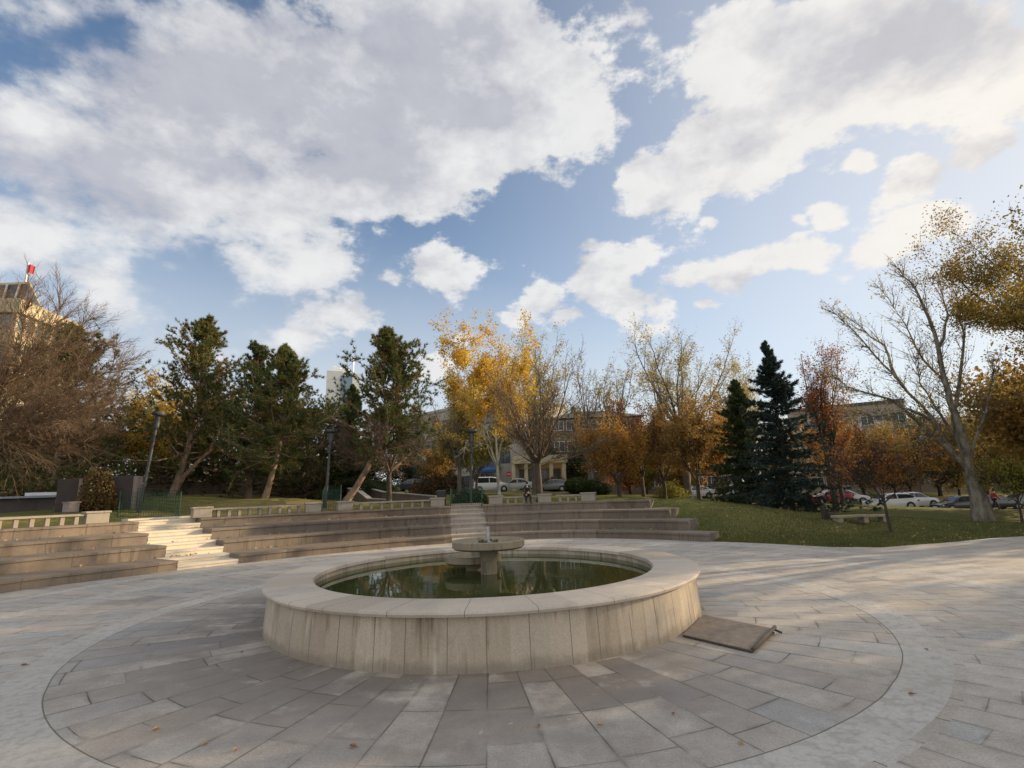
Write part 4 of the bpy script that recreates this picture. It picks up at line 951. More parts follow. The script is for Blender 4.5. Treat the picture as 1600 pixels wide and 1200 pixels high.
# ------------------------------------------------------------------ cars
M_GLASS = simple('car_glass', (.02, .025, .03), .06, 0, .1, 2, spec=.8); M_TYRE = simple('tyre_rubber', (.018, .018, .018), .85); M_RIM = simple('alloy_rim', (.42, .43, .44), .35, .8, .1)
M_HEADL = simple('headlight_lens', (.7, .72, .74), .15, 0, .05); M_TAIL = simple('tail_lens', (.35, .02, .02), .2); M_TRIM = simple('black_trim', (.025, .025, .027), .6)
CAR = {  # x, z of the belt line stations from nose (+x) to tail: (x, half width, z sill, z belt) and the glass house (x, z)
 'sedan':  dict(L=4.5, W=.88, H=1.44, belt=[(2.25,.62,.62),(2.1,.74,.70),(1.6,.85,.80),(.95,.88,.90),(-1.0,.88,.94),(-1.7,.87,.97),(-2.15,.82,.94),(-2.25,.74,.80)], roof=[(1.05,.90),(.25,1.40),(-.2,1.44),(-.9,1.40),(-1.75,.96)], wb=1.32, wr=.31),
 'hatch':  dict(L=4.0, W=.86, H=1.48, belt=[(2.0,.62,.64),(1.88,.74,.74),(1.45,.84,.86),(.95,.86,.94),(-1.2,.86,.98),(-1.75,.84,1.0),(-1.95,.80,.92),(-2.0,.74,.78)], roof=[(1.05,.94),(.25,1.43),(-.3,1.48),(-1.3,1.44),(-1.92,1.0)], wb=1.24, wr=.30),
 'suv':    dict(L=4.5, W=.92, H=1.64, belt=[(2.25,.68,.78),(2.12,.80,.90),(1.65,.90,1.0),(1.0,.92,1.06),(-1.2,.92,1.10),(-1.9,.90,1.12),(-2.18,.86,1.02),(-2.25,.78,.84)], roof=[(1.15,1.06),(.45,1.56),(-.2,1.64),(-1.55,1.58),(-2.12,1.12)], wb=1.36, wr=.36),
 'van':    dict(L=4.4, W=.90, H=1.80, belt=[(2.2,.68,.76),(2.08,.80,.88),(1.7,.88,.98),(1.15,.90,1.04),(-1.2,.90,1.06),(-2.0,.90,1.06),(-2.16,.87,1.0),(-2.2,.80,.84)], roof=[(1.3,1.04),(.65,1.66),(.1,1.78),(-1.75,1.80),(-2.12,1.08)], wb=1.42, wr=.32)}
def car(label, px, Y, rz, kind, color, group='cars parked along the street', name='parked_car'):
    K = CAR[kind]; p = spot(px, Y); t = thing(name, label, 'car', p, rz, group)
    paint = simple('car_paint_' + '_'.join(str(int(c * 100)) for c in color), color, .35, 0, .04, 2, coat=.8)
    sill = .24; rows = []
    for x, w, zb in K['belt']:
        rows.append([(x, -w * .93, sill), (x, -w, sill + .16), (x, -w, zb - .16), (x, -w * .93, zb), (x, 0, zb + .05), (x, w * .93, zb), (x, w, zb - .16), (x, w, sill + .16), (x, w * .93, sill)])
    b = MB().sweep(rows); R = K['roof']; W = K['W']; zb = lambda x: np.interp(-x, [-q[0] for q in K['belt']], [q[2] for q in K['belt']]) - .01
    rr = []
    for i, (x, z) in enumerate(R):
        lo = zb(x); e = (z - lo) / (K['H'] - lo); w = W * (.93 - .20 * e); wb_ = W * .92
        rr.append([(x, -wb_, lo), (x, -w, max(lo + .004, z - .06)), (x, -w * .8, z), (x, w * .8, z), (x, w, max(lo + .004, z - .06)), (x, wb_, lo)])
    b.sweep(rr); b.build('body', paint, t, smooth=True)
    # side windows, windscreens
    def roofz(x): return np.interp(-x, [-q[0] for q in R], [q[1] for q in R])
    def side(x0, x1, nm, s):
        g = MB(); n = 6; top = []; bot = []
        for i in range(n + 1):
            x = x0 + (x1 - x0) * i / n; lo = zb(x) + .04; z = max(lo + .01, roofz(x) - .10); e = (z - zb(x)) / (K['H'] - zb(x)); top.append((x, s * (W * (.93 - .19 * e) + .018), z)); bot.append((x, s * (W * .925 + .012), lo))
        g.add(bot + top, [(i, i + 1, i + n + 2, i + n + 1) for i in range(n)]); g.build('side_window', M_GLASS, t)
    xa = R[0][0] - .16; xz = R[-1][0] + .28; mid = (xa + xz) / 2 + .1
    for s in (-1, 1): side(xa, mid + .05, 'w', s); side(mid - .05, xz, 'w', s)
    for (A, B_, sg) in ((R[0], R[1], 1), (R[-1], R[-2], -1)):
        (x0, z0), (x1, z1) = A, B_; n = Vector((z1 - z0, 0, x0 - x1)); n = n.normalized() * .012 * (1 if n.z > 0 else -1)
        e1 = .9; lo = Vector((x0 + (x1 - x0) * .12, 0, z0 + (z1 - z0) * .12)) + n; hi = Vector((x0 + (x1 - x0) * .9, 0, z0 + (z1 - z0) * .9)) + n
        MB().add([lo + Vector((0, -W * .80, 0)), lo + Vector((0, W * .80, 0)), hi + Vector((0, W * .62, 0)), hi + Vector((0, -W * .62, 0))], [(0, 1, 2, 3)]).build('windscreen', M_GLASS, t)
    for sx in (1, -1):
        for sy in (1, -1):
            wx = sx * K['wb'] + (.05 if sx > 0 else -.02); r = K['wr']
            ar = MB(); ar.tube([(wx, sy * (W - .16), r), (wx, sy * (W + .004), r)], r + .07, 18); ar.build('wheel_arch', M_TRIM, t)
            wl = MB().tube([(0, -.10, 0), (0, -.09, 0), (0, .09, 0), (0, .10, 0)], [r - .03, r, r, r - .03], 22).build('wheel', M_TYRE, t, (wx, sy * (W - .08), r), smooth=True)
            MB().tube([(0, sy * .095, 0), (0, sy * .108, 0)], [r * .66, r * .6], 14).build('rim', M_RIM, wl)
    x, w, z = K['belt'][1]; hx = K['belt'][2]
    for sy in (1, -1):
        MB().sweep([[(x + .02, sy * w * .55, z - .18), (x + .02, sy * w * .55, z - .05), (x - .02, sy * (w - .0), z - .03), (x - .02, sy * (w - .0), z - .17)], [(x + .07, sy * w * .55, z - .17), (x + .07, sy * w * .55, z - .07), (x - .10, sy * (w + .06), z - .03), (x - .10, sy * (w + .06), z - .15)]]).build('headlight', M_HEADL, t)
        x2, w2, z2 = K['belt'][-2]; MB().box((x2 - .02, sy * (w2 - .05), z2 - .14), (.2, .16, .16), 0, .02).build('tail_light', M_TAIL, t)
        MB().box((R[0][0] - .25, sy * (W + .07), zb(R[0][0]) + .07), (.12, .16, .1), 0, .03).build('mirror', paint, t)
    MB().box((K['L'] / 2 - .06, 0, .34), (.12, 1.2, .16), 0, .03).build('grille', M_TRIM, t)
    for s in (1, -1): MB().box((s * (K['L'] / 2 + .0), 0, .46), (.02, .5, .11)).build('number_plate', M_HEADL, t)
    return t
WH = (.72, .73, .74); SI = (.45, .47, .49); BK = (.02, .022, .026); RD = (.32, .025, .03); NV = (.03, .04, .06); GY = (.16, .17, .18)
car('white van parked behind the white barked tree, left of the road sign', 768, 64, R_(4), 'van', WH)
car('silver sedan parked behind the seated person', 806, 62, R_(180), 'sedan', SI)
car('dark hatchback parked behind the big bare centre tree', 862, 64, R_(176), 'hatch', GY)
car('white hatchback half hidden left of the round green bushes', 888, 66, R_(120), 'hatch', WH)
car('black car parked behind the bare fan tree', 600, 64, R_(8), 'sedan', BK)
car('dark blue car parked right of the bare fan tree', 642, 63, R_(176), 'hatch', NV)
car('white sedan parked behind the ochre tree with the dark trunk', 1086, 60, R_(178), 'sedan', WH)
car('white minivan parked behind the low iron fence', 1153, 60, R_(182), 'van', WH)
car('red car parked behind the narrow russet tree', 1299, 57, R_(176), 'hatch', RD)
car('white hatchback parked nose out beside the red car', 1327, 59, R_(-30), 'hatch', WH)
car('white sport utility car parked behind the young red tree', 1392, 52.5, R_(176), 'suv', WH)
car('silver white sport utility car parked nose to tail behind the front white one', 1428, 54.5, R_(2), 'suv', (.62, .63, .64))
car('dark sedan parked left of the plane tree trunk', 1500, 50, R_(180), 'sedan', NV)
car('dark blue car parked right of the plane tree trunk', 1556, 50, R_(0), 'sedan', (.025, .03, .05))
car('grey car at the right edge behind the yellow green tree', 1602, 50, R_(175), 'hatch', GY)

# ------------------------------------------------------------------ street: road and sign
p = spot(796, 57); t = thing('road_sign', 'round red no entry road sign on a thin pole beside the silver sedan', 'road sign', p)
MB().tube([(0, 0, 0), (0, 0, 2.0)], .035, 8).build('pole', M_PIPE, t); M_SR = simple('sign_red', (.55, .03, .03), .4, 0, .05); M_SW = simple('sign_white', (.75, .75, .73), .4, 0, .05)
d = MB().tube([(0, -.04, 2.1), (0, -.06, 2.1)], .29, 24).build('disc', M_SR, t); MB().box((0, -.066, 2.1), (.4, .012, .1)).build('bar', M_SW, d)
p = spot(1287, 72); t = thing('radio_mast', 'thin leaning mast beside the narrow russet tree', 'mast', p)
tp = at(1287, 552, 72) - p; MB().tube([(0, 0, 0), (0, 0, tp.z * .6), (-.1, 0, tp.z)], [.12, .09, .05], 8).build('pole', M_LAMP, t); MB().box((0, 0, 0), (.5, .5, .3)).build('base', M_LAMPD, t)
# ------------------------------------------------------------------ buildings
M_CREAM = simple('cream_facade', (.52, .45, .30), .75, 0, .08, .6); M_BGLASS = simple('blue_green_glazing', (.10, .19, .21), .12, 0, .25, .5, spec=.8); M_BDARK = simple('dark_roof_glass', (.035, .04, .05), .25, 0, .3, .4, spec=.7)
M_TWH = simple('white_tower_panel', (.80, .80, .79), .6, 0, .04, .2); M_TWG = simple('pale_grey_tower_panel', (.66, .65, .64), .7, 0, .05, .2); M_TGL = simple('tower_blue_glass', (.16, .24, .33), .15, 0, .2, .15, spec=.8)
M_GREYB = simple('grey_beige_facade', (.36, .33, .30), .8, 0, .12, .5); M_WIN = simple('window_glass', (.05, .065, .08), .1, 0, .4, .5, spec=.8); M_FRAME = simple('dark_window_frame', (.05, .05, .055), .5); M_WFR = simple('white_window_frame', (.66, .66, .64), .5)
M_BRNB = simple('brown_facade', (.15, .115, .09), .85, 0, .15, .5); M_TAN = simple('tan_facade', (.33, .27, .215), .85, 0, .12, .5); M_SLATER = simple('slate_roof', (.075, .07, .075), .8, 0, .2, 1.5); M_PINK = simple('brick_red_facade', (.19, .115, .095), .85, 0, .15, 1.)
M_AWN = simple('blue_awning_cloth', (.03, .09, .28), .8, 0, .12, 2.); M_BALC = simple('pale_balcony', (.55, .55, .55), .7, 0, .08, 1.)
def make_window(w, h, frame, pane, parent, loc, n=2, dep=.12):
    o = MB(); fw = .07
    for sx in (-1, 1): o.box((sx * (w / 2 - fw / 2), -dep / 2, h / 2), (fw, dep, h))
    for z in (fw / 2, h - fw / 2): o.box((0, -dep / 2 + .002, z), (w - 2 * fw - .004, dep - .006, fw))
    for i in range(1, n): o.box((-w / 2 + w * i / n, -dep / 2 + .01, h / 2), (.05, dep - .03, h - 2 * fw - .004))
    f = o.build('window', frame, parent, loc)
    MB().box((0, -.03, h / 2), (w - .02, .03, h - .02)).build('pane', pane, f); return f
def copy_window(f, parent, loc):
    c = f.copy(); COL.objects.link(c); c.parent = parent; c.location = loc
    for g in f.children: d = g.copy(); COL.objects.link(d); d.parent = c
    return c
def building(name, label, loc, rz, w, d, h, wall, rows, cols, wz0, fl, ww, wh, frame=None, roofm=None, roofk='flat', cat='building', balc=0, x0=None, pitch=None):
    """front face on local y=0 looking -y, footprint x -w/2..w/2, y 0..d"""
    t = thing(name, label, cat, loc, rz)
    MB().box((0, d / 2, h / 2 - .6), (w, d, h + 1.2)).build('wall', wall, t)
    if roofk == 'flat': MB().box((0, d / 2, h + .22), (w + .3, d + .3, .44)).build('roof', roofm or wall, t)
    else:
        rf = MB(); e = .6; rh = pitch or 2.6
        rf.add([(-w/2-e, -e, h), (w/2+e, -e, h), (w/2+e, d+e, h), (-w/2-e, d+e, h), (-w/2+d*.3, d/2, h+rh), (w/2-d*.3, d/2, h+rh)], [(0,1,5,4),(1,2,5),(2,3,4,5),(3,0,4),(0,3,2,1)])
        r = rf.build('roof', roofm, t); ch = MB(); 
        for x in (-w * .2, w * .22): ch.box((x, d * .42, h + rh * .8), (.7, .7, 1.9))
        ch.build('chimneys', wall, r)
    first = None; n = 0
    for r in range(rows):
        for c in range(cols):
            if n >= 60: break
            lx = -w / 2 + w * (c + .5) / cols; z = wz0 + fl * r; n += 1
            if first is None: first = make_window(ww, wh, frame or M_FRAME, M_WIN, t, (lx, -.002, z))
            else: copy_window(first, t, (lx, -.002, z))
    for r in range(balc):
        for c in range(0, cols, 2):
            lx = -w / 2 + w * (c + .5) / cols; z = wz0 + fl * (r + 1) - .75
            b = MB(); b.box((0, -.6, .06), (w / cols * 1.1, 1.2, .12)); b.box((0, -1.17, .6), (w / cols * 1.1, .06, .95)); 
            for s in (-1, 1): b.box((s * (w / cols * .55 - .03), -.6, .6), (.06, 1.08, .95))
            b.build('balcony', M_BALC, t, (lx, 0, z))
    return t
def face(pxa, Ya, pxb, Yb):            # front line of a building between two photo columns
    a, b = spot(pxa, Ya), spot(pxb, Yb); d = b - a; c = (a + b) / 2; return c, math.atan2(d.y, d.x), math.hypot(d.x, d.y)
# cream office block, upper left
ZT = 27.
def roofpt(px, py): d = ray(px, py); s = (ZT - CAM_H) / d.z; return Vector((d.x * s, d.y * s, 0))
A, B = roofpt(33, 466), roofpt(134, 511); d = B - A; L = d.length; u = d / L; A2 = B - u * (L * 1.0)
g0 = ground(B.x, B.y); rz = math.atan2(d.y, d.x); c = (A + B) / 2
t = thing('office_building', 'tall cream office block with ribbon glazing at the upper left behind the bare tree', 'building', (c.x, c.y, 0), rz)
sgn = 1.
Dp = 26.
nf = 7; fh = ZT / nf
core = MB(); core.box((0, Dp / 2, ZT / 2 - 1.4), (L - .8, Dp - .8, ZT - 1.)).build('glazing', M_BGLASS, t)
for k in range(nf):
    z1 = ZT - k * fh; hb = 1.7 if k == 0 else 1.5
    MB().box((0, Dp / 2, z1 - hb / 2), (L, Dp, hb), 0).build('spandrel', M_CREAM, t)
for k in range(9): 
    x = -L / 2 + L * k / 8; MB().box((x * .985, .32, ZT / 2 - 1), (.35, .5, ZT - 2)).build('mullion', M_CREAM, t)
def ptz(px, py, z): d = ray(px, py); q = (z - CAM_H) / d.z; return Vector((d.x * q, d.y * q, z))
ZP = ZT + 4.; Bk = Vector((-8, 11, 0))
p1, p2, q1, q2 = ptz(46, 443, ZP), ptz(-70, 449, ZP), ptz(39, 467, ZT + .2), ptz(-70, 473, ZT + .2)
to = lambda v: Matrix.Rotation(-rz, 3, 'Z') @ (v - Vector((c.x, c.y, 0)))
q1 = Vector((p1.x, p1.y, ZT - .4)) + (p2 - p1).normalized() * 1.2 + Bk * .08; q2 = Vector((p2.x, p2.y, ZT - .4)) + Bk * .08
MB().sweep([[to(q1), to(q2), to(q2 + Bk), to(q1 + Bk)], [to(p1), to(p2), to(p2 + Bk), to(p1 + Bk)]]).build('penthouse', M_BDARK, t)
e = Vector((0, 0, .28)); MB().sweep([[to(p1 + e * .03), to(p2 + e * .03), to(p2 + Bk), to(p1 + Bk)], [to(p1 + e), to(p2 + e), to(p2 + Bk + e), to(p1 + Bk + e)]]).build('roof', M_CREAM, t)
for k in range(5): 
    u = .12 + .17 * k; a_ = q1 + (q2 - q1) * u - Bk * .012; b_ = p1 + (p2 - p1) * u - Bk * .012; MB().tube([to(a_), to(b_)], .12, 4).build('penthouse_mullion', M_TWG, t)
fp = at(44, 440, 1.); 
dv = ray(42, 428); dist = math.hypot(p1.x, p1.y) + 3; s = dist / math.hypot(dv.x, dv.y); F = Vector((0, 0, CAM_H)) + dv * s
fl = thing('flag', 'red flag on a pole on the roof of the cream office block', 'flag', (F.x, F.y, ZP))
hh = F.z - ZP + 1.6
MB().tube([(0, 0, 0), (0, 0, hh)], .12, 8).build('pole', M_PIPE, fl)
fm = MB(); nn = 8
for i in range(nn + 1): 
    x = .05 + 1.0 * i / nn; w_ = .35 * math.sin(i * 1.1) * i / nn; fm.v += [(x * .75, w_, hh - .1 - x * .38), (x * .55, w_ + .1, hh - 1.3 - x * .25)]
fm.f = [(2*i, 2*i+2, 2*i+3, 2*i+1) for i in range(nn)]
fo = fm.build('cloth', simple('red_flag_cloth', (.6, .02, .06), .7, 0, .05), fl); so = fo.modifiers.new('thick', 'SOLIDIFY'); so.thickness = .03
# white tower
YT = 300.; a, b = at(503, 770, YT), at(556, 770, YT); w = (b - a).length; zt = at(520, 584, YT).z; c = (a + b) / 2
t = thing('tower_block', 'tall white tower with a blue glass band rising behind the pines', 'building', (c.x, c.y, 0), R_(20))
k = w
MB().box((-k * .24, 0, zt / 2), (k * .46, k * .6, zt)).build('grey_wing', M_TWG, t)
MB().box((k * .10, -.04 * k, zt / 2 - 1.5), (k * .34, k * .62, zt - 3)).build('glass_band', M_TGL, t)
MB().box((k * .37, .0, zt / 2 - .6), (k * .26, k * .66, zt - 1.2)).build('white_wing', M_TWH, t)
r = MB(); r.box((-k * .1, 0, zt + 1), (k * .5, k * .3, 2.2)); r.box((-k * .2, 0, zt + 2.6), (k * .24, k * .2, 1.6)); r.tube([(-k*.28, 0, zt + 3.6), (k * .2, 0, zt + 1.8)], .7, 8); r.build('roof_plant', M_TWH, t)
MB().tube([(k * .3, 0, zt - 1), (k * .3, 0, zt + 9)], .25, 6).build('antenna', M_PIPE, t)
# grey office behind the yellow tree: rises to the right as it comes nearer
c, rz, w = face(628, 92, 800, 74); H = at(770, 627, 76).z - c.z
building('office_building', 'grey office block with dark ribbon windows behind the golden yellow tree', c, rz, w, 14, H, M_GREYB, 4, 9, H - 3.2 - 3.1 * 3, 3.1, w / 9 * .92, 1.7, M_FRAME)
# shop with a blue awning and cream portico
c, rz, w = face(738, 70, 812, 69); t = thing('shop', 'low grey shop with a blue awning behind the white van', 'shop', c, rz)
MB().box((0, 2, 1.7), (w, 4, 4)).build('wall', M_GREYB, t)
aw = MB(); aw.add([(-w*.42, -1.7, 2.9), (w*.1, -1.7, 2.9), (w*.1, -.02, 4.2), (-w*.42, -.02, 4.2), (-w*.42, -1.7, 2.6), (w*.1, -1.7, 2.6)], [(0,1,2,3),(4,5,1,0)]); ao = aw.build('awning', M_AWN, t); so = ao.modifiers.new('thick', 'SOLIDIFY'); so.thickness = .05
for i in range(5): make_window(w * .085, 1.7, M_WFR, M_WIN, t, (-w * .38 + i * w * .105, -.002, .8))
c, rz, w = face(800, 68, 886, 68); t = thing('portico', 'cream sunlit portico with pillars behind the big bare centre tree', 'portico', c, rz)
zt = at(840, 712, 68).z - c.z
MB().box((0, 3.5, zt / 2 - .3), (w * .98, 4, zt)).build('wall', M_CREAM, t); MB().box((.2, .9, zt - .5), (w, 3.4, 1.0)).build('canopy', M_CREAM, t)
for i in range(5): MB().box((-w * .46 + w * .23 * i, -.4, zt / 2 - .5), (.45, .45, zt - 1)).build('pillar', M_CREAM, t)
for i in range(4): make_window(w * .15, zt * .55, M_FRAME, M_WIN, t, (-w * .34 + w * .23 * i, 1.495, .4), 3)
c, rz, w = face(668, 72, 694, 72); t = thing('sign_board', 'pale sign board on a blue panel behind the hedge', 'sign', c, rz)
z1 = at(684, 735, 72).z - c.z; z2 = at(684, 745, 72).z - c.z
MB().box((0, .1, z2 / 2), (w * .62, .18, z2)).build('panel', simple('blue_panel', (.10, .16, .30), .6), t); MB().box((0, .06, (z1 + z2) / 2 + .02), (w, .25, z1 - z2)).build('board', M_BALC, t)
c, rz, w = face(868, 74, 1012, 74); H = at(940, 652, 74).z - c.z
building('apartment_building', 'dark brown apartment block behind the low round orange tree', c, rz, w, 14, H, M_BRNB, 3, 7, 3.2, 3.0, 1.5, 1.5, M_WFR, M_SLATER, 'hip', pitch=2.)
c, rz, w = face(1008, 80, 1162, 80); H = at(1090, 672, 80).z - c.z
building('apartment_building', 'brick red apartment block with a slate roof behind the rust brown trees', c, rz, w, 14, H, M_PINK, 3, 8, 1.2, 2.9, 1.4, 1.5, M_WFR, M_SLATER, 'hip', pitch=2.6)
c, rz, w = face(1248, 84, 1440, 76); H = at(1340, 634, 79).z - c.z
building('apartment_building', 'tan apartment block with pale balconies behind the narrow russet tree', c, rz, w, 16, H, M_TAN, 4, 8, 1.2, 3.0, 1.7, 1.5, M_WFR, M_SLATER, 'flat', balc=3)
c, rz, w = face(1440, 84, 1700, 84); H = at(1560, 660, 84).z - c.z
building('apartment_building', 'brown apartment block hidden by trees at the right edge', c, rz, w, 14, H, M_BRNB, 3, 9, 1.4, 3.0, 1.6, 1.5, M_WFR, M_SLATER, 'hip', pitch=2.)
c, rz, w = face(225, 74, 520, 80); building('low_building', 'low cream building glimpsed behind the left pines', c, rz, w, 10, 4.6, M_CREAM, 1, 12, 1., 3, 1.7, 1.6, M_FRAME)
c, rz, w = face(-90, 60, 75, 72); building('low_building', 'low sunlit cream building glimpsed behind the dark conifer at the far left', c, rz, w, 10, 5.0, M_CREAM, 1, 9, 1.2, 3, 1.7, 1.6, M_FRAME)

# ------------------------------------------------------------------ grass and fallen leaves
rs = np.random.RandomState(5); G = []
def on_tier(dg, R):
    return dg > 50.5 and any(dg > END3[k] - .5 and tier_R(dg, k) - .15 <= R <= (tier_R(dg, k + 1) + .1 if k < 3 else tier_R(dg, 3) + 1.5) for k in range(4))
n = 90000
th = np.radians(rs.uniform(8, 65.5, n)); q = rs.rand(n) ** 1.4 * 16
pts = np.array([(CX + (edge_R(math.degrees(a)) + d) * math.cos(a), CY + (edge_R(math.degrees(a)) + d) * math.sin(a)) for a, d in zip(th, q) if not on_tier(math.degrees(a), edge_R(math.degrees(a)) + d)]); n = len(pts)
Z = np.array([ground(x, y) for x, y in pts]); C = np.column_stack([pts, Z])
hgt = rs.uniform(.04, .11, (n, 1)); dr = nrm(np.column_stack([rs.normal(size=(n, 2)) * .35, np.ones(n)])); sd = nrm(np.cross(dr, rs.normal(size=(n, 3)))) * .010
V = np.stack([C - sd, C + sd, C + dr * hgt], 1).reshape(-1, 3)
gr = npmesh('grass', V, np.arange(3 * n).reshape(-1, 3), leafmat('grass_blade', [(.07, .09, .024), (.11, .13, .036), (.19, .165, .06), (.06, .08, .022)], .3, .5, .35)); stuff(gr)
n = 4000; th = np.radians(np.concatenate([rs.uniform(8, 65, 3000), rs.uniform(62, 120, 1000)])); P = []
for i, a in enumerate(th):
    dg = math.degrees(a); R = (edge_R(dg) + rs.rand() ** 1.2 * 26) if dg < TS else tier_R(dg, 3) + 1.6 + rs.rand() * 14
    if dg < TS and on_tier(dg, R): continue
    x, y = CX + R * math.cos(a), CY + R * math.sin(a); 
    if math.sin(x * .9 + 1) * math.sin(y * .8) + .35 * math.sin(x * 2.7) < rs.uniform(-.5, .9): continue
    P.append((x, y, ground(x, y) + .035))
for i in range(420):
    dg = rs.uniform(55, 165); k_ = rs.randint(0, 3); R = tier_R(dg, k_ + 1) - abs(rs.normal()) * .22 - .03
    if dg > END3[k_ + 1]: v_ = pol(dg, R, TZ[k_] + .03); P.append(tuple(v_))
lf = leaves('fallen_leaves', P, .05, leafmat('fallen_leaf', [(.32, .18, .06), (.40, .28, .11), (.22, .12, .05), (.42, .36, .22)], .1), None, rs, .7); stuff(lf)
# single leaves lying on the paving
M_LF = [simple('fallen_brown_leaf', (.28, .13, .05), .8), simple('fallen_yellow_leaf', (.48, .30, .10), .8)]
LV = [(1052, 1117, 0, 'curled brown leaf on the paving in front of the basin, right of centre'), (1158, 1163, 1, 'yellow leaf at the bottom of the plaza, inside the pale ring'), (320, 1164, 1, 'orange yellow leaf on the paving at lower left'), (368, 1173, 1, 'second yellow leaf on the paving at lower left, nearer the basin'),
      (842, 1136, 0, 'brown leaf on the dark damp slab below the basin'), (38, 1040, 0, 'brown leaf on the pale ring at the left edge'), (378, 1020, 0, 'dark leaf on the paving left of the basin'), (552, 1168, 0, 'dark crumpled leaf on the paving below the basin'), (1425, 1086, 0, 'brown leaf on the pale ring at right'), (243, 1141, 1, 'small pale leaf on the blue grey slab at lower left'), (1448, 1016, 0, 'brown leaf outside the pale ring at right'), (938, 1134, 1, 'small tan leaf on the slabs below the basin, right of the damp patch')]
for i, (x, y, kd, lab) in enumerate(LV):
    d = ray(x, y); s = -CAM_H / d.z; p = Vector((d.x * s, d.y * s, .004)); b = MB(); r = .03 + .018 * rs.rand(); k = 9
    prof = [(1, .1), (.75, .35), (.55, .3), (.35, .62), (.1, .4), (-.2, .55), (-.5, .3), (-.9, .05)]
    up_ = [(x_ * r, y_ * r, .012 + abs(y_) * r * .55) for x_, y_ in prof]; dn = [(x_, -y_ * .9, z_) for x_, y_, z_ in up_]; mid = [(x_, 0, .006) for x_, y_, z_ in up_]
    b.add(up_ + mid + dn, [(j, j+1, 8+j+1, 8+j) for j in range(7)] + [(8+j, 8+j+1, 16+j+1, 16+j) for j in range(7)]); b.tube([(-.9*r, 0, .008), (-1.5*r, .1*r, .012)], .003, 4)
    o = b.build('fallen_leaf', M_LF[kd], None, p); o.rotation_euler.z = rs.rand() * 6; tag(o, lab, 'leaf', 'single leaves fallen on the paving'); so = o.modifiers.new('thick', 'SOLIDIFY'); so.thickness = .002

# ------------------------------------------------------------------ sun, sky and clouds
SUN_AZ, SUN_EL = R_(72.), R_(16.)
S = Vector((math.sin(SUN_AZ) * math.cos(SUN_EL), math.cos(SUN_AZ) * math.cos(SUN_EL), math.sin(SUN_EL)))
sl = bpy.data.lights.new('sun', 'SUN'); sl.energy = 5.0; sl.angle = R_(.6); sl.color = (1., .76, .47)
so = bpy.data.objects.new('sun', sl); COL.objects.link(so); so.rotation_euler = S.to_track_quat('Z', 'Y').to_euler(); so.location = (30, 30, 40)
wd = bpy.data.worlds.new('World'); SC.world = wd; wd.use_nodes = True
t = NT(wd.node_tree); bg = t.n['Background']
sky = t.new('ShaderNodeTexSky'); sky.sky_type = 'NISHITA'; sky.sun_disc = False; sky.sun_elevation = SUN_EL; sky.sun_rotation = SUN_AZ; sky.altitude = 800; sky.air_density = 1.0; sky.dust_density = 1.0; sky.ozone_density = 1.6
KS = .13
D = t.vm('NORMALIZE', t.new('ShaderNodeTexCoord').outputs['Generated']); d = t.sep(D)
yy = t.math('MAXIMUM', d[1], .08); UV = t.xyz(t.math('DIVIDE', d[0], yy), t.math('DIVIDE', d[2], yy), 0.)
warp = t.new('ShaderNodeTexNoise'); t.put(warp, 'Vector', t.vm('MULTIPLY', D, (1, 1, 1.4))); warp.inputs['Scale'].default_value = 4.5; warp.inputs['Detail'].default_value = 5
wv = t.vm('MULTIPLY', t.vm('SUBTRACT', warp.outputs['Color'], (.5, .5, .5)), (.20, .16, 0)); UW = t.vm('ADD', UV, wv)
CL = [(340,150,300,190,0,1.),(620,130,350,170,-8,1.),(560,270,270,85,-12,.95),(850,150,130,140,0,.85),(250,265,290,110,10,.85),(430,330,170,70,-15,.7),(60,215,150,85,12,.8),(130,10,170,45,0,.5),
 (45,385,110,70,25,.75),(175,470,120,55,32,.62),(250,545,120,35,0,.42),(160,330,190,60,28,.6),(485,400,95,70,10,.66),(540,480,95,50,-10,.6),(450,520,110,42,-10,.55),(390,405,80,50,20,.6),
 (685,412,72,55,10,.72),(610,420,42,26,0,.5),(668,572,70,28,0,.6),(712,546,32,16,0,.5),(865,478,48,44,20,.66),(903,500,34,24,0,.6),(962,428,72,66,0,.75),(985,470,58,48,0,.7),(920,385,34,20,0,.5),(822,515,34,20,0,.5),
 (1210,120,190,130,-25,.95),(1420,70,280,140,0,1.),(1570,100,150,110,0,.9),(1060,275,120,60,-15,.85),(1130,235,130,80,-40,.9),(1000,265,60,45,0,.7),(1545,240,110,40,-28,.66),(1430,290,100,38,-24,.68),(1335,252,40,32,0,.6),(1280,335,44,24,0,.55),
 (1400,365,135,38,-22,.7),(1240,395,90,38,-12,.7),(1160,425,90,36,-18,.7),(1085,435,60,22,0,.5),(1110,470,40,14,0,.4),(1230,340,26,14,0,.5),(1100,352,26,16,0,.4),(975,25,160,60,0,.45),(1480,345,60,24,-22,.55),
 (1330,700,700,60,0,.30),(640,690,500,50,0,.35)]
acc = None
for (px, py, rx, ry, an, w) in CL:
    q = ray(px, py); u0, v0 = q.x / q.y, q.z / q.y; q1 = ray(px + 20, py); q2 = ray(px, py - 20); su = abs(q1.x / q1.y - u0) / 20; sv = abs(q2.z / q2.y - v0) / 20
    mp = t.new('ShaderNodeMapping', vector_type='TEXTURE'); t.put(mp, 0, UW); mp.inputs['Location'].default_value = (u0, v0, 0); mp.inputs['Rotation'].default_value = (0, 0, R_(-an) + ROLL); mp.inputs['Scale'].default_value = (rx * 1.25 * su, ry * 1.25 * sv, 1)
    gr_ = t.new('ShaderNodeTexGradient', gradient_type='SPHERICAL'); t.put(gr_, 0, mp.outputs[0])
    v = t.math('MULTIPLY', gr_.outputs[1], w * 1.35); acc = v if acc is None else t.math('MAXIMUM', acc, v)
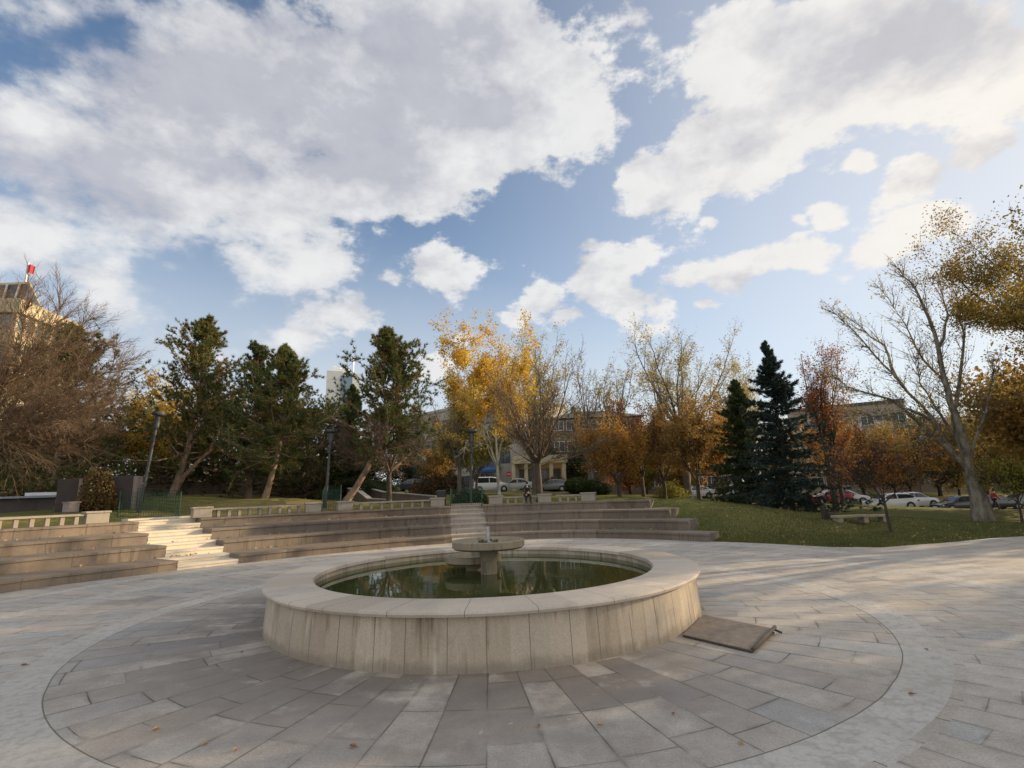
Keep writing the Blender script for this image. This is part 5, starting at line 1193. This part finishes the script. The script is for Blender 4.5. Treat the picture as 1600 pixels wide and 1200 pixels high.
behind = t.math('LESS_THAN', d[1], .12); acc = t.mix(behind, acc, (.55, .55, .55));  # unseen bright clouds behind the camera, added to lift the shaded plaza
NV3 = t.vm('MULTIPLY', D, (1, 1, 1.7))
n3 = t.noise(NV3, 19., 6, .6); n1 = t.noise(NV3, 6.5, 9, .60); Ls = Vector((S.x, S.y, S.z * 1.7)) * .03
n1s = t.noise(t.vm('ADD', NV3, tuple(Ls)), 7., 6, .58); n2 = t.noise(NV3, 2.6, 4, .55)
den = t.math('ADD', acc, t.math('ADD', t.math('MULTIPLY', t.math('SUBTRACT', n1, .5), 1.7), t.math('MULTIPLY', t.math('SUBTRACT', n3, .5), .95))); den = t.math('ADD', den, t.math('MULTIPLY', t.math('SUBTRACT', n2, .5), .35))
lft = t.math('SUBTRACT', 1., t.sm(UV.node.inputs[0].links[0].from_socket, -.75, -.05))
mask = t.math('MULTIPLY', t.mix(t.math('MULTIPLY', lft, .8), t.sm(den, .21, .47), t.sm(den, .02, .85)), .97)
gacc = None
for (px, py, rx, ry, an, w) in [(340,190,560,270,0,1.),(620,140,380,230,-12,.95),(120,140,330,230,0,.7),(850,60,230,190,0,.6),(1440,50,380,140,0,.95),(1200,130,220,120,-25,.6)]:
    q = ray(px, py); u0, v0 = q.x / q.y, q.z / q.y; q1 = ray(px + 20, py); q2 = ray(px, py - 20); su = abs(q1.x / q1.y - u0) / 20; sv = abs(q2.z / q2.y - v0) / 20
    mp = t.new('ShaderNodeMapping', vector_type='TEXTURE'); t.put(mp, 0, UW); mp.inputs['Location'].default_value = (u0, v0, 0); mp.inputs['Rotation'].default_value = (0, 0, R_(-an) + ROLL); mp.inputs['Scale'].default_value = (rx * su, ry * sv, 1)
    gr_ = t.new('ShaderNodeTexGradient', gradient_type='SPHERICAL'); t.put(gr_, 0, mp.outputs[0]); v = t.math('MULTIPLY', gr_.outputs[1], w); gacc = v if gacc is None else t.math('ADD', gacc, v)
core = t.sm(t.math('ADD', gacc, t.math('ADD', t.math('MULTIPLY', t.math('SUBTRACT', n2, .5), .7), t.math('MULTIPLY', t.math('SUBTRACT', n1, .5), .9))), .12, 1.05)
core = t.math('MAXIMUM', core, t.math('MULTIPLY', t.sm(den, .75, 1.25), .22))
lit = t.math('MULTIPLY', t.math('SUBTRACT', n1, n1s), 3.2)
sunw = t.math('MAXIMUM', t.vm('DOT_PRODUCT', D, tuple(S)), 0.); glow = t.math('POWER', sunw, 5.)
bright = t.mix(glow, (.60, .60, .595), (.74, .68, .60)); grey = t.mix(glow, (.385, .39, .43), (.50, .485, .475))
sh = t.math('ADD', t.math('SUBTRACT', 1., t.math('MULTIPLY', core, .95)), lit, None, True)
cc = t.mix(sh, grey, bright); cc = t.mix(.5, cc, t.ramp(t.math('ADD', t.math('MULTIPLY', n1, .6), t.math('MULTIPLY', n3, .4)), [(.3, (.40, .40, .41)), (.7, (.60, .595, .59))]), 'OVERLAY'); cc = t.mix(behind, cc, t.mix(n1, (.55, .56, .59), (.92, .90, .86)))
cc = t.vm('SCALE', cc); cc.node.inputs['Scale'].default_value = 1 / KS
veil = t.math('MULTIPLY', t.math('POWER', sunw, 2.2), .85); hz = t.math('MULTIPLY', t.math('SUBTRACT', 1., t.sm(d[2], -.05, .55)), .62)
skyc = t.mix(t.math('MAXIMUM', veil, hz), sky.outputs[0], (.60 / KS, .59 / KS, .58 / KS))
skyc = t.mix(hz, skyc, (.50 / KS, .54 / KS, .58 / KS))
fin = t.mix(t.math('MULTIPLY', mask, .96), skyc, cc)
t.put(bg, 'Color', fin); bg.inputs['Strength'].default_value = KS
SC.view_settings.view_transform = 'Standard'; SC.view_settings.look = 'None'; SC.view_settings.gamma = 1; SC.view_settings.use_curve_mapping = False; SC.view_settings.exposure = .5
SC.render.engine = 'CYCLES'; SC.cycles.max_bounces = 6; SC.cycles.transparent_max_bounces = 4
